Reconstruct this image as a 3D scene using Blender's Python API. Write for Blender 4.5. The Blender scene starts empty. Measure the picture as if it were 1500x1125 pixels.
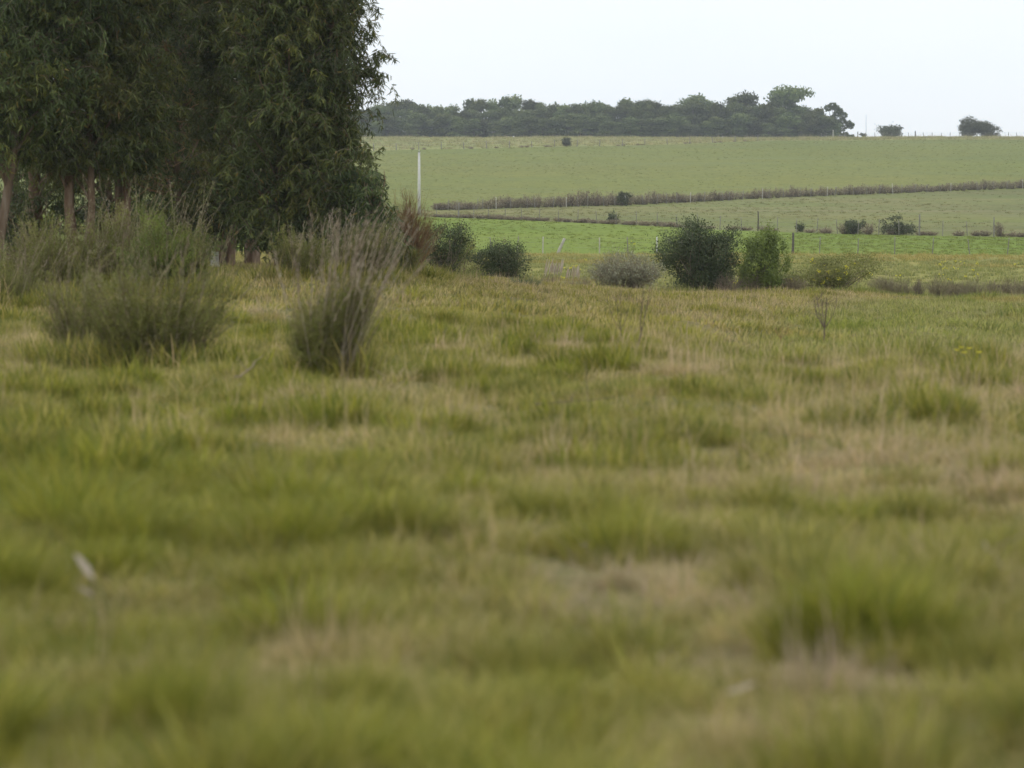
import bpy, math, random
import numpy as np
from mathutils import Vector

# ------------------------------------------------------------------ camera, sky, sun, exposure
F = 4167.0            # focal length in photo pixels (1500 px wide) = 100 mm on a 36 mm sensor
CAMZ = 1.2
HOR = 365.0
PITCH = math.atan((562.5 - HOR) / F)
SUN_AZ, SUN_EL = math.radians(-35), math.radians(50)

scene = bpy.context.scene
COL = scene.collection
cam_data = bpy.data.cameras.new('camera')
cam = bpy.data.objects.new('camera', cam_data); COL.objects.link(cam)
cam.location = (0, 0, CAMZ)
cam.rotation_euler = (math.pi / 2 - PITCH, 0, 0)
cam_data.lens = 100.0; cam_data.sensor_width = 36.0
cam_data.clip_start = 0.1; cam_data.clip_end = 6000
cam_data.dof.use_dof = True
cam_data.dof.focus_distance = 130.0
cam_data.dof.aperture_fstop = 2.6
cam_data.dof.aperture_blades = 7
scene.camera = cam

world = bpy.data.worlds.new('World'); scene.world = world
world.use_nodes = True
wn, wl = world.node_tree.nodes, world.node_tree.links
wn.clear()
w_out = wn.new('ShaderNodeOutputWorld'); w_bg = wn.new('ShaderNodeBackground')
sky = wn.new('ShaderNodeTexSky'); sky.sky_type = 'NISHITA'; sky.sun_disc = False
sky.sun_elevation = SUN_EL; sky.sun_rotation = SUN_AZ; sky.dust_density = 2.0; sky.ozone_density = 1.0
w_tc = wn.new('ShaderNodeTexCoord')
w_map = wn.new('ShaderNodeMapping'); w_map.inputs['Scale'].default_value = (1.3, 1.3, 4.0)
w_noise = wn.new('ShaderNodeTexNoise'); w_noise.inputs['Scale'].default_value = 1.6; w_noise.inputs['Detail'].default_value = 5
w_ramp = wn.new('ShaderNodeValToRGB')
w_ramp.color_ramp.elements[0].position = 0.3; w_ramp.color_ramp.elements[0].color = (0.87, 0.93, 1.0, 1)
w_ramp.color_ramp.elements[1].position = 0.7; w_ramp.color_ramp.elements[1].color = (1.0, 1.02, 1.0, 1)
w_sc = wn.new('ShaderNodeVectorMath'); w_sc.operation = 'SCALE'; w_sc.inputs['Scale'].default_value = 11.7
w_mix = wn.new('ShaderNodeMix'); w_mix.data_type = 'RGBA'; w_mix.inputs['Factor'].default_value = 0.86
wl.new(w_tc.outputs['Generated'], w_map.inputs['Vector']); wl.new(w_map.outputs['Vector'], w_noise.inputs['Vector'])
wl.new(w_noise.outputs['Fac'], w_ramp.inputs['Fac']); wl.new(w_ramp.outputs['Color'], w_sc.inputs[0])
wl.new(sky.outputs['Color'], w_mix.inputs['A']); wl.new(w_sc.outputs['Vector'], w_mix.inputs['B'])
wl.new(w_mix.outputs['Result'], w_bg.inputs['Color']); wl.new(w_bg.outputs['Background'], w_out.inputs['Surface'])
w_bg.inputs['Strength'].default_value = 0.105

sun_data = bpy.data.lights.new('sun', 'SUN'); sun_data.energy = 1.3; sun_data.angle = math.radians(14); sun_data.color = (1, 0.95, 0.87)
sun = bpy.data.objects.new('sun', sun_data); COL.objects.link(sun)
sdir = Vector((math.sin(SUN_AZ) * math.cos(SUN_EL), math.cos(SUN_AZ) * math.cos(SUN_EL), math.sin(SUN_EL)))
sun.rotation_euler = (-sdir).to_track_quat('-Z', 'Y').to_euler()
sun.location = (0, 0, 60)

vs = scene.view_settings
vs.view_transform = 'Standard'; vs.look = 'None'; vs.exposure = 0.0; vs.gamma = 1.0; vs.use_curve_mapping = False
cy = scene.cycles
cy.use_denoising = True
cy.max_bounces = 6; cy.diffuse_bounces = 3; cy.glossy_bounces = 2; cy.transmission_bounces = 4; cy.volume_bounces = 0
cy.transparent_max_bounces = 4
cy.use_adaptive_sampling = True; cy.adaptive_threshold = 0.015
cy.sample_clamp_indirect = 6
scene.render.use_persistent_data = False

rng = np.random.default_rng(7)
random.seed(7)

# ------------------------------------------------------------------ numpy helpers
def smooth(a, b, x):
    s = np.clip((np.asarray(x, float) - a) / (b - a), 0, 1)
    return s * s * (3 - 2 * s)

_perm = np.random.default_rng(3).random((256, 256))
def vnoise(x, y):
    x = np.asarray(x, float); y = np.asarray(y, float)
    xi = np.floor(x).astype(int); yi = np.floor(y).astype(int)
    fx = x - xi; fy = y - yi
    fx = fx * fx * (3 - 2 * fx); fy = fy * fy * (3 - 2 * fy)
    g = lambda i, j: _perm[i & 255, j & 255]
    return ((g(xi, yi) * (1 - fx) + g(xi + 1, yi) * fx) * (1 - fy) +
            (g(xi, yi + 1) * (1 - fx) + g(xi + 1, yi + 1) * fx) * fy)
def fnoise(x, y, oct=3):
    s = 0; a = 1; t = 0
    for i in range(oct):
        s = s + a * vnoise(x * 2 ** i + 17.3 * i, y * 2 ** i + 5.1 * i); t += a; a *= 0.5
    return s / t

# terrain: elevation profile (photo pixels above the horizon line at distance y)
_py = np.array([-60, 0, 60, 92, 104, 110, 118, 130, 195, 280, 330, 415, 520, 620, 720, 800, 850, 900, 1000, 1200, 1600, 2200.])
_pz = [0, 0, -0.05, -0.27, -0.42, -0.9, -0.8, -0.35]
for y_, e_ in ((195, -7), (280, 40), (330, 55), (415, 83), (520, 118), (620, 145), (720, 157), (800, 162), (850, 163)):
    _pz.append(CAMZ + e_ / F * y_)
_pz += [34.6, 34.4, 30.0, 18.0, 0.0]
_pz = np.array(_pz)
# smooth far profile with a cubic resample
_fy = np.linspace(-60, 2200, 2261)
_fz = np.interp(_fy, _py, _pz)
_k = np.exp(-np.linspace(-2, 2, 41) ** 2); _k /= _k.sum()
_fs = np.convolve(np.pad(_fz, 20, mode='edge'), _k, mode='valid')
_w = smooth(150, 230, _fy)
_k2 = np.exp(-np.linspace(-2, 2, 9) ** 2); _k2 /= _k2.sum()
_fs2 = np.convolve(np.pad(_fz, 4, mode='edge'), _k2, mode='valid')
_fz = _fs * _w + _fs2 * (1 - _w)

def terrain(x, y):
    x = np.asarray(x, float); y = np.asarray(y, float)
    z = np.interp(y, _fy, _fz)
    t = x / np.maximum(y, 25)
    z = z + 0.85 * (1 - smooth(-0.08, 0.06, t)) * smooth(25, 65, y) * (1 - smooth(95, 150, y))
    near = (1 - smooth(105, 170, y))
    z = z + near * (0.26 * (fnoise(x * 0.75, y * 0.45) - 0.5) + 0.22 * (fnoise(x * 0.11 + 9, y * 0.11) - 0.5) * smooth(3, 14, y))
    # lower, wetter ground to the right of the dry bank
    z = z - 0.22 * smooth(0.075, 0.11, t + 0.0011 * (60 - y)) * smooth(20, 40, y) * near
    # far rolls
    far = smooth(180, 320, y)
    z = z + far * 0.8 * (fnoise(x * 0.012 + 3, y * 0.008) - 0.5)
    return z

def T(px): return (px - 750.0) / F
def at(px, y):
    """point on the ground at photo column px and distance y"""
    x = T(px) * y
    return np.array([x, y, float(terrain(x, y))])
_ys = np.concatenate([np.linspace(5, 200, 1600), np.linspace(200.5, 1000, 1600)])
def ground(px, py):
    """where the ray of a photo pixel meets the ground"""
    u = (px - 750.0) / F; v = (562.5 - py) / F
    dy = math.cos(PITCH) + v * math.sin(PITCH); dz = v * math.cos(PITCH) - math.sin(PITCH)
    xs = _ys * (u / dy); zs = CAMZ + _ys * (dz / dy)
    h = terrain(xs, _ys) - zs
    i = int(np.argmax(h > 0))
    if h[i] <= 0: i = len(_ys) - 1
    return np.array([xs[i], _ys[i], float(terrain(xs[i], _ys[i]))])

def unit(v):
    return v / np.maximum(np.linalg.norm(v, axis=-1, keepdims=True), 1e-9)

class MB:
    """collects triangles with one random value and one extra value per face"""
    def __init__(s): s.v = []; s.f = []; s.r = []; s.n = 0
    def add(s, V, Fc, R):
        V = np.asarray(V, np.float32).reshape(-1, 3); Fc = np.asarray(Fc, np.int64).reshape(-1, 3)
        s.v.append(V); s.f.append(Fc + s.n); s.r.append(np.broadcast_to(np.asarray(R, np.float32), (len(Fc),))); s.n += len(V)
    def mesh(s, name, origin=(0, 0, 0), smooth_shade=False):
        me = bpy.data.meshes.new(name)
        V = np.concatenate(s.v) - np.asarray(origin, np.float32); Fc = np.concatenate(s.f); R = np.concatenate(s.r)
        me.vertices.add(len(V)); me.vertices.foreach_set('co', V.astype(np.float32).ravel())
        me.loops.add(len(Fc) * 3); me.loops.foreach_set('vertex_index', Fc.astype(np.int32).ravel())
        me.polygons.add(len(Fc)); me.polygons.foreach_set('loop_start', np.arange(0, len(Fc) * 3, 3, dtype=np.int32))
        me.update(calc_edges=True)
        a = me.attributes.new('rnd', 'FLOAT', 'FACE'); a.data.foreach_set('value', R.astype(np.float32))
        if smooth_shade: me.polygons.foreach_set('use_smooth', np.ones(len(Fc), bool))
        return me

def link(name, me, m, parent=None, loc=(0, 0, 0)):
    if m is not None and not me.materials: me.materials.append(m)
    o = bpy.data.objects.new(name, me); COL.objects.link(o)
    o.location = loc
    if parent is not None: o.parent = parent
    return o
def empty(name, loc, label, cat, group=None, rz=0, sc=1):
    o = bpy.data.objects.new(name, None); COL.objects.link(o)
    o.empty_display_size = 0.2
    o.location = loc; o.rotation_euler = (0, 0, rz); o.scale = (sc, sc, sc) if np.isscalar(sc) else sc
    tag(o, label, cat, group); return o
def tag(o, label, cat, group=None):
    o['label'] = label; o['category'] = cat
    if group: o['group'] = group
def copy_tree(o, parent=None):
    c = o.copy(); COL.objects.link(c); c.parent = parent
    for ch in list(o.children): copy_tree(ch, c)
    return c

def blades(mb, C, H, W, az, lean, rnd, seg=3, tw=None, bend=2.0):
    """grass blades / stems: C (n,3) base, H height, lean = sideways run at the tip, az direction of the lean"""
    n = len(C)
    out = np.stack([np.cos(az), np.sin(az), np.zeros(n)], 1)
    ta = az + math.pi / 2 + (rng.uniform(-0.9, 0.9, n) if tw is None else tw)
    side = np.stack([np.cos(ta), np.sin(ta), np.zeros(n)], 1)
    P = []
    for j in range(seg + 1):
        s = j / seg
        c = C + out * (lean * s ** bend)[:, None]; c = c + np.array([0, 0, 1.0]) * (H * s * (1 - 0.12 * s * np.minimum(lean / H, 2)))[:, None]
        if j < seg:
            w = (W * (1 - 0.75 * s ** 1.5) * 0.5)[:, None]
            P += [c - side * w, c + side * w]
        else: P.append(c)
    V = np.stack(P, 1); k = V.shape[1]
    fs = []
    for j in range(seg - 1):
        a = 2 * j; fs += [(a, a + 1, a + 3), (a, a + 3, a + 2)]
    a = 2 * (seg - 1); fs.append((a, a + 1, a + 2))
    fs = np.array(fs)
    Fc = (fs[None] + (np.arange(n) * k)[:, None, None])
    mb.add(V, Fc, np.repeat(rnd, len(fs)))
    return P[-1]

def kites(mb, C, D, L, W, rnd, up=None):
    """small leaves, one folded kite each"""
    n = len(C)
    D = unit(D); q = rng.normal(size=(n, 3)) if up is None else up + 0.4 * rng.normal(size=(n, 3))
    S = unit(np.cross(D, q)); N = np.cross(S, D)
    m = C + D * (L * 0.45)[:, None] + N * (L * 0.06)[:, None]
    V = np.stack([C, m - S * (W / 2)[:, None], C + D * L[:, None], m + S * (W / 2)[:, None]], 1)
    fs = np.array([(0, 1, 2), (0, 2, 3)])
    mb.add(V, fs[None] + (np.arange(n) * 4)[:, None, None], np.repeat(rnd, 2))

def sickles(mb, C, D, L, W, rnd, curve=0.18):
    """long curved gum leaves: base, two pairs, tip"""
    n = len(C)
    D = unit(D); S = unit(np.cross(D, rng.normal(size=(n, 3)))); N = np.cross(S, D)
    cv = rng.uniform(-curve, curve, n)
    def pt(s, w):
        return C + D * (L * s)[:, None] + S * (L * cv * (s * s))[:, None] + S * (W * w * 0.5)[:, None] + N * (L * 0.05 * s * (1 - s))[:, None]
    V = np.stack([pt(0, 0), pt(0.3, -1), pt(0.3, 1), pt(0.68, -0.75), pt(0.68, 0.75), pt(1, 0)], 1)
    fs = np.array([(0, 1, 2), (1, 3, 4), (1, 4, 2), (3, 5, 4)])
    mb.add(V, fs[None] + (np.arange(n) * 6)[:, None, None], np.repeat(rnd, 4))

def tubes(mb, P, R, sides=3, rnd=0.5, cap=False):
    """P (n,k,3) polylines, R (n,k) radii"""
    P = np.asarray(P, float); R = np.asarray(R, float)
    n, k, _ = P.shape
    tan = unit(np.gradient(P, axis=1))
    ref = np.where(np.abs(tan[..., 2:3]) > 0.9, np.array([1.0, 0, 0]), np.array([0, 0, 1.0]))
    a = unit(np.cross(tan, ref)); b = np.cross(tan, a)
    th = np.arange(sides) * 2 * math.pi / sides
    V = P[:, :, None, :] + R[:, :, None, None] * (a[:, :, None, :] * np.cos(th)[None, None, :, None] + b[:, :, None, :] * np.sin(th)[None, None, :, None])
    fs = []
    for j in range(k - 1):
        for i in range(sides):
            i2 = (i + 1) % sides
            fs += [(j * sides + i, j * sides + i2, (j + 1) * sides + i2), (j * sides + i, (j + 1) * sides + i2, (j + 1) * sides + i)]
    if cap:
        fs += [((k - 1) * sides, (k - 1) * sides + i, (k - 1) * sides + i + 1) for i in range(1, sides - 1)]
    fs = np.array(fs)
    rr = np.repeat(np.broadcast_to(np.asarray(rnd, float), (n,)), len(fs))
    mb.add(V, fs[None] + (np.arange(n) * k * sides)[:, None, None], rr)

def curve3(a, b, sag, k):
    """polyline from a (n,3) to b (n,3), bowed by sag (n,3)"""
    s = np.linspace(0, 1, k)[None, :, None]
    return a[:, None] * (1 - s) + b[:, None] * s + sag[:, None] * (4 * s * (1 - s))

# ------------------------------------------------------------------ materials
def nodes_of(m):
    m.use_nodes = True; nt = m.node_tree; nt.nodes.clear(); return nt
def ramp(nt, stops):
    r = nt.nodes.new('ShaderNodeValToRGB'); e = r.color_ramp.elements
    while len(e) < len(stops): e.new(0.5)
    for i, (p, c) in enumerate(stops): e[i].position = p; e[i].color = (*c, 1)
    return r
def noise(nt, scale, detail=3, vec=None, rough=0.55):
    t = nt.nodes.new('ShaderNodeTexNoise'); t.inputs['Scale'].default_value = scale; t.inputs['Detail'].default_value = detail
    t.inputs['Roughness'].default_value = rough
    if vec is not None: nt.links.new(vec, t.inputs['Vector'])
    return t
def mixc(nt, fac, a, b, mode='MIX'):
    x = nt.nodes.new('ShaderNodeMix'); x.data_type = 'RGBA'; x.blend_type = mode
    for sock, val in (('Factor', fac), ('A', a), ('B', b)):
        if isinstance(val, (int, float)): x.inputs[sock].default_value = val
        elif isinstance(val, tuple): x.inputs[sock].default_value = (*val, 1)
        else: nt.links.new(val, x.inputs[sock])
    return x.outputs['Result']
def math_(nt, op, a, b):
    x = nt.nodes.new('ShaderNodeMath'); x.operation = op
    for i, val in enumerate((a, b)):
        if isinstance(val, (int, float)): x.inputs[i].default_value = val
        else: nt.links.new(val, x.inputs[i])
    return x.outputs[0]

def leaf_mat(name, stops, trans=0.25, rough=0.55, spec=0.25, tint=False, objvar=0.0):
    """foliage: colour by each leaf's own random value; with tint the colour of the instance is mixed in"""
    m = bpy.data.materials.new(name); nt = nodes_of(m); L = nt.links
    at_ = nt.nodes.new('ShaderNodeAttribute'); at_.attribute_name = 'rnd'
    r = ramp(nt, stops); L.new(at_.outputs['Fac'], r.inputs['Fac'])
    colr = r.outputs['Color']
    if tint:
        ti = nt.nodes.new('ShaderNodeAttribute'); ti.attribute_type = 'INSTANCER'; ti.attribute_name = 'tint'
        colr = mixc(nt, 1.0, colr, ti.outputs['Color'], 'MULTIPLY')
    if objvar:
        oi = nt.nodes.new('ShaderNodeObjectInfo')
        g = nt.nodes.new('ShaderNodeHueSaturation')
        L.new(math_(nt, 'ADD', math_(nt, 'MULTIPLY', oi.outputs['Random'], objvar), 1 - objvar / 2), g.inputs['Value'])
        L.new(math_(nt, 'ADD', math_(nt, 'MULTIPLY', oi.outputs['Random'], 0.03), 0.485), g.inputs['Hue'])
        L.new(colr, g.inputs['Color']); colr = g.outputs['Color']
    p = nt.nodes.new('ShaderNodeBsdfPrincipled'); p.inputs['Roughness'].default_value = rough
    p.inputs['Specular IOR Level'].default_value = spec
    L.new(colr, p.inputs['Base Color'])
    out = nt.nodes.new('ShaderNodeOutputMaterial')
    if trans > 0:
        t = nt.nodes.new('ShaderNodeBsdfTranslucent'); L.new(colr, t.inputs['Color'])
        mx = nt.nodes.new('ShaderNodeMixShader'); mx.inputs[0].default_value = trans
        L.new(p.outputs[0], mx.inputs[1]); L.new(t.outputs[0], mx.inputs[2]); L.new(mx.outputs[0], out.inputs['Surface'])
    else: L.new(p.outputs[0], out.inputs['Surface'])
    return m

def bark_mat(name, stops, scale=(6, 6, 1.2), bump=0.4):
    m = bpy.data.materials.new(name); nt = nodes_of(m); L = nt.links
    tc = nt.nodes.new('ShaderNodeTexCoord'); mp = nt.nodes.new('ShaderNodeMapping'); mp.inputs['Scale'].default_value = scale
    L.new(tc.outputs['Object'], mp.inputs['Vector'])
    n = noise(nt, 1.0, 6, mp.outputs['Vector'], 0.65); r = ramp(nt, stops); L.new(n.outputs['Fac'], r.inputs['Fac'])
    b = nt.nodes.new('ShaderNodeBump'); b.inputs['Strength'].default_value = bump; b.inputs['Distance'].default_value = 0.02
    L.new(n.outputs['Fac'], b.inputs['Height'])
    p = nt.nodes.new('ShaderNodeBsdfPrincipled'); p.inputs['Roughness'].default_value = 0.85
    p.inputs['Specular IOR Level'].default_value = 0.15
    L.new(r.outputs['Color'], p.inputs['Base Color']); L.new(b.outputs['Normal'], p.inputs['Normal'])
    o = nt.nodes.new('ShaderNodeOutputMaterial'); L.new(p.outputs[0], o.inputs['Surface'])
    return m

def ground_mat(name, base, patch, speck, patch_scale, speck_scale, speck_amt=0.45, streak=None, bump=0.3):
    """grassland: two large-scale tones, fine specks, and mowing / track streaks"""
    m = bpy.data.materials.new(name); nt = nodes_of(m); L = nt.links
    g = nt.nodes.new('ShaderNodeNewGeometry'); pos = g.outputs['Position']
    n1 = noise(nt, patch_scale, 5, pos, 0.6); r1 = ramp(nt, [(0.36, base), (0.66, patch)]); L.new(n1.outputs['Fac'], r1.inputs['Fac'])
    n2 = noise(nt, speck_scale, 4, pos, 0.7)
    r2 = ramp(nt, [(0.42, (0, 0, 0)), (0.68, (1, 1, 1))]); L.new(n2.outputs['Fac'], r2.inputs['Fac'])
    c = mixc(nt, math_(nt, 'MULTIPLY', r2.outputs['Color'], speck_amt), r1.outputs['Color'], speck)
    n3 = noise(nt, speck_scale * 4.7, 3, pos, 0.7)
    r3 = ramp(nt, [(0.35, (0.72, 0.72, 0.72)), (0.7, (1.2, 1.2, 1.2))]); L.new(n3.outputs['Fac'], r3.inputs['Fac'])
    c = mixc(nt, 1.0, c, r3.outputs['Color'], 'MULTIPLY')
    n5 = noise(nt, patch_scale * 0.55, 3, pos, 0.5)
    r5 = ramp(nt, [(0.32, (0.80, 0.86, 0.82)), (0.5, (1, 1, 1)), (0.68, (1.14, 1.06, 1.05))]); L.new(n5.outputs['Fac'], r5.inputs['Fac'])
    c = mixc(nt, 1.0, c, r5.outputs['Color'], 'MULTIPLY')
    if streak:
        mp = nt.nodes.new('ShaderNodeMapping'); mp.inputs['Scale'].default_value = streak[1]; mp.inputs['Rotation'].default_value = (0, 0, streak[2])
        L.new(pos, mp.inputs['Vector'])
        n4 = noise(nt, 1.0, 4, mp.outputs['Vector'], 0.65)
        r4 = ramp(nt, [(0.5, (0, 0, 0)), (0.72, (1, 1, 1))]); L.new(n4.outputs['Fac'], r4.inputs['Fac'])
        c = mixc(nt, math_(nt, 'MULTIPLY', r4.outputs['Color'], streak[3]), c, streak[0])
    b = nt.nodes.new('ShaderNodeBump'); b.inputs['Strength'].default_value = bump; b.inputs['Distance'].default_value = 0.25
    L.new(n2.outputs['Fac'], b.inputs['Height'])
    p = nt.nodes.new('ShaderNodeBsdfPrincipled'); p.inputs['Roughness'].default_value = 0.95
    p.inputs['Specular IOR Level'].default_value = 0.05
    L.new(c, p.inputs['Base Color']); L.new(b.outputs['Normal'], p.inputs['Normal'])
    o = nt.nodes.new('ShaderNodeOutputMaterial'); L.new(p.outputs[0], o.inputs['Surface'])
    return m

M = {}
M['meadow'] = ground_mat('meadow_soil', (0.17, 0.155, 0.058), (0.22, 0.185, 0.09), (0.11, 0.11, 0.035), 0.35, 2.2, 0.5)
M['rough'] = ground_mat('rough_meadow', (0.24, 0.25, 0.075), (0.31, 0.28, 0.085), (0.17, 0.20, 0.06), 0.06, 0.8, 0.5,
                        streak=((0.34, 0.27, 0.07), (0.02, 0.16, 1), 0.0, 0.35))
M['field'] = ground_mat('green_field', (0.172, 0.240, 0.040), (0.198, 0.255, 0.047), (0.135, 0.17, 0.034), 0.03, 0.6, 0.6,
                        streak=((0.25, 0.30, 0.09), (0.02, 0.22, 1), 0.05, 0.25))
M['pasture'] = ground_mat('lower_pasture', (0.18, 0.21, 0.065), (0.215, 0.20, 0.085), (0.13, 0.15, 0.058), 0.035, 0.5, 0.75,
                          streak=((0.28, 0.235, 0.14), (0.015, 0.13, 1), 0.12, 0.6))
M['hill'] = ground_mat('hill_pasture', (0.182, 0.212, 0.054), (0.216, 0.220, 0.060), (0.140, 0.162, 0.045), 0.012, 0.34, 0.75,
                       streak=((0.17, 0.20, 0.09), (0.012, 0.11, 1), 0.06, 0.7))
M['top'] = ground_mat('ridge_grass', (0.27, 0.29, 0.10), (0.31, 0.31, 0.12), (0.19, 0.20, 0.09), 0.02, 0.2, 0.6)

GREEN = [(0.0, (0.42, 0.55, 0.45)), (0.5, (1, 1, 1)), (0.8, (1.2, 1.12, 1.0)), (1.0, (1.6, 1.35, 2.2))]
M['grass'] = leaf_mat('grass_blades', GREEN, 0.35, 0.6, 0.2, tint=True)
M['euc'] = leaf_mat('gum_leaves', [(0, (0.040, 0.056, 0.020)), (0.45, (0.095, 0.125, 0.036)), (0.78, (0.17, 0.20, 0.062)), (0.9, (0.26, 0.25, 0.055)), (1, (0.26, 0.15, 0.06))], 0.3, 0.45, 0.3, objvar=0.25)
M['far_leaf'] = leaf_mat('far_gum_leaves', [(0, (0.075, 0.100, 0.036)), (0.5, (0.15, 0.182, 0.064)), (1, (0.27, 0.29, 0.11))], 0.2, 0.6, 0.12, objvar=0.75)
M['far_dark'] = leaf_mat('far_dark_leaves', [(0, (0.055, 0.068, 0.03)), (1, (0.13, 0.14, 0.065))], 0.15, 0.6, 0.15, objvar=0.4)
M['shrub_dark'] = leaf_mat('dark_shrub_leaves', [(0, (0.034, 0.050, 0.018)), (0.55, (0.078, 0.105, 0.038)), (0.9, (0.135, 0.155, 0.07)), (1, (0.2, 0.17, 0.095))], 0.2, 0.55, 0.2)
M['shrub_green'] = leaf_mat('bright_shrub_leaves', [(0, (0.095, 0.135, 0.026)), (0.6, (0.205, 0.265, 0.05)), (1, (0.30, 0.35, 0.08))], 0.3, 0.5, 0.3)
M['shrub_grey'] = leaf_mat('grey_shrub_leaves', [(0, (0.19, 0.20, 0.12)), (0.6, (0.36, 0.36, 0.235)), (1, (0.52, 0.51, 0.37))], 0.2, 0.7, 0.15)
M['shrub_olive'] = leaf_mat('olive_shrub_leaves', [(0, (0.13, 0.14, 0.035)), (0.55, (0.235, 0.25, 0.066)), (0.85, (0.32, 0.31, 0.10)), (1, (0.38, 0.32, 0.17))], 0.25, 0.6, 0.2)
M['dry_twig'] = leaf_mat('dry_twigs', [(0, (0.12, 0.09, 0.065)), (0.5, (0.21, 0.165, 0.12)), (1, (0.33, 0.27, 0.21))], 0.0, 0.85, 0.1)
M['brown_scrub'] = leaf_mat('brown_scrub', [(0, (0.20, 0.16, 0.105)), (0.5, (0.33, 0.27, 0.18)), (0.8, (0.43, 0.36, 0.25)), (1, (0.30, 0.31, 0.15))], 0.15, 0.8, 0.1, objvar=0.35)
M['wand'] = leaf_mat('green_brown_wands', [(0, (0.13, 0.115, 0.05)), (0.6, (0.22, 0.195, 0.09)), (1, (0.32, 0.25, 0.16))], 0.0, 0.8, 0.1)
M['red_twig'] = leaf_mat('russet_twigs', [(0, (0.20, 0.11, 0.055)), (0.6, (0.33, 0.20, 0.10)), (1, (0.42, 0.28, 0.15))], 0.1, 0.8, 0.1)
M['straw'] = leaf_mat('straw_stalks', [(0, (0.26, 0.20, 0.14)), (0.6, (0.42, 0.34, 0.25)), (1, (0.60, 0.52, 0.41))], 0.3, 0.7, 0.15)
M['plume'] = leaf_mat('pale_plumes', [(0, (0.66, 0.54, 0.44)), (1, (0.85, 0.77, 0.67))], 0.35, 0.8, 0.1)
M['yellow'] = leaf_mat('yellow_petals', [(0, (0.62, 0.55, 0.04)), (1, (0.80, 0.74, 0.08))], 0.3, 0.6, 0.2)
M['dryleaf'] = leaf_mat('dry_leaf', [(0, (0.34, 0.26, 0.18)), (0.5, (0.46, 0.38, 0.29)), (1, (0.62, 0.53, 0.44))], 0.25, 0.6, 0.25)
M['bark'] = bark_mat('gum_bark', [(0.3, (0.10, 0.062, 0.04)), (0.5, (0.20, 0.13, 0.085)), (0.62, (0.30, 0.22, 0.155)), (0.75, (0.20, 0.18, 0.16))])
M['palebark'] = bark_mat('pale_gum_bark', [(0.3, (0.10, 0.07, 0.045)), (0.5, (0.19, 0.135, 0.09)), (0.7, (0.27, 0.225, 0.18))])
M['farbark'] = bark_mat('far_bark', [(0.3, (0.10, 0.085, 0.07)), (0.7, (0.24, 0.21, 0.17))], (2, 2, 0.5))
M['wood'] = bark_mat('weathered_post_wood', [(0.3, (0.13, 0.12, 0.10)), (0.55, (0.27, 0.25, 0.21)), (0.75, (0.40, 0.37, 0.31))], (30, 30, 3))
M['darkwood'] = bark_mat('dark_post_wood', [(0.3, (0.06, 0.055, 0.045)), (0.7, (0.16, 0.145, 0.115))], (30, 30, 3))
M['palewood'] = bark_mat('bleached_post_wood', [(0.3, (0.34, 0.32, 0.27)), (0.7, (0.58, 0.55, 0.48))], (30, 30, 3))
M['white'] = bark_mat('white_post_paint', [(0.25, (0.45, 0.45, 0.41)), (0.5, (0.70, 0.70, 0.66))], (20, 20, 4))
M['concrete'] = bark_mat('pole_concrete', [(0.3, (0.66, 0.63, 0.60)), (0.6, (0.82, 0.80, 0.77))], (8, 8, 2), 0.2)
M['wire'] = bark_mat('galvanised_wire', [(0.3, (0.20, 0.19, 0.18)), (0.7, (0.34, 0.33, 0.31))], (9, 9, 9), 0.0)

# ------------------------------------------------------------------ ground sheet
cols = np.unique(np.concatenate([np.linspace(-1.0, -0.26, 26), np.linspace(-0.26, 0.26, 131), np.linspace(0.26, 1.0, 26)]))
def boundary(pts):
    """distance of a line given in photo pixels, as a function of the column ratio"""
    G = [ground(px, py) for px, py in pts]
    ts = np.array([g[0] / g[1] for g in G]); ds = np.array([g[1] for g in G])
    o = np.argsort(ts); ts, ds = ts[o], ds[o]
    return lambda t: np.interp(t, ts, ds)
B1 = boundary([(560, 368), (800, 371.5), (1150, 372), (1500, 374)])
B2 = boundary([(560, 315), (640, 318.5), (760, 323), (900, 329), (1060, 337), (1250, 344), (1500, 348)])
B3 = boundary([(560, 309), (660, 308), (800, 304), (920, 301), (1000, 297), (1160, 289), (1350, 282), (1500, 276.5)])
B4 = boundary([(540, 221), (700, 218), (900, 214), (1050, 209), (1130, 206), (1500, 204.5)])

def sheet(name, lo, hi, rows, mat, power=1.0):
    s = np.linspace(0, 1, rows) ** power
    Y = lo(cols)[None] * (1 - s[:, None]) + hi(cols)[None] * s[:, None]
    Tm = np.broadcast_to(cols[None], Y.shape)
    X = Tm * np.maximum(Y, 45)
    Z = terrain(X, Y)
    V = np.stack([X, Y, Z], -1).reshape(-1, 3)
    nc = len(cols)
    i = np.arange(rows - 1)[:, None] * nc + np.arange(nc - 1)[None]
    q = np.stack([i, i + 1, i + nc + 1, i + nc], -1).reshape(-1, 4)
    me = bpy.data.meshes.new(name)
    me.from_pydata(V.tolist(), [], q.tolist()); me.update()
    me.polygons.foreach_set('use_smooth', np.ones(len(q), bool))
    o = link(name, me, mat); o['kind'] = 'structure'; return o
c_ = lambda v: (lambda t: np.full_like(t, v, dtype=float))
sheet('ground', c_(-45.0), c_(108.0), 260, M['meadow'])
sheet('rough_ground', c_(108.0), B1, 60, M['rough'])
sheet('field', B1, B2, 40, M['field'])
sheet('pasture', B2, B3, 40, M['pasture'])
sheet('hill', B3, B4, 80, M['hill'])
sheet('hill_top', B4, c_(1600.0), 120, M['top'])

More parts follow.
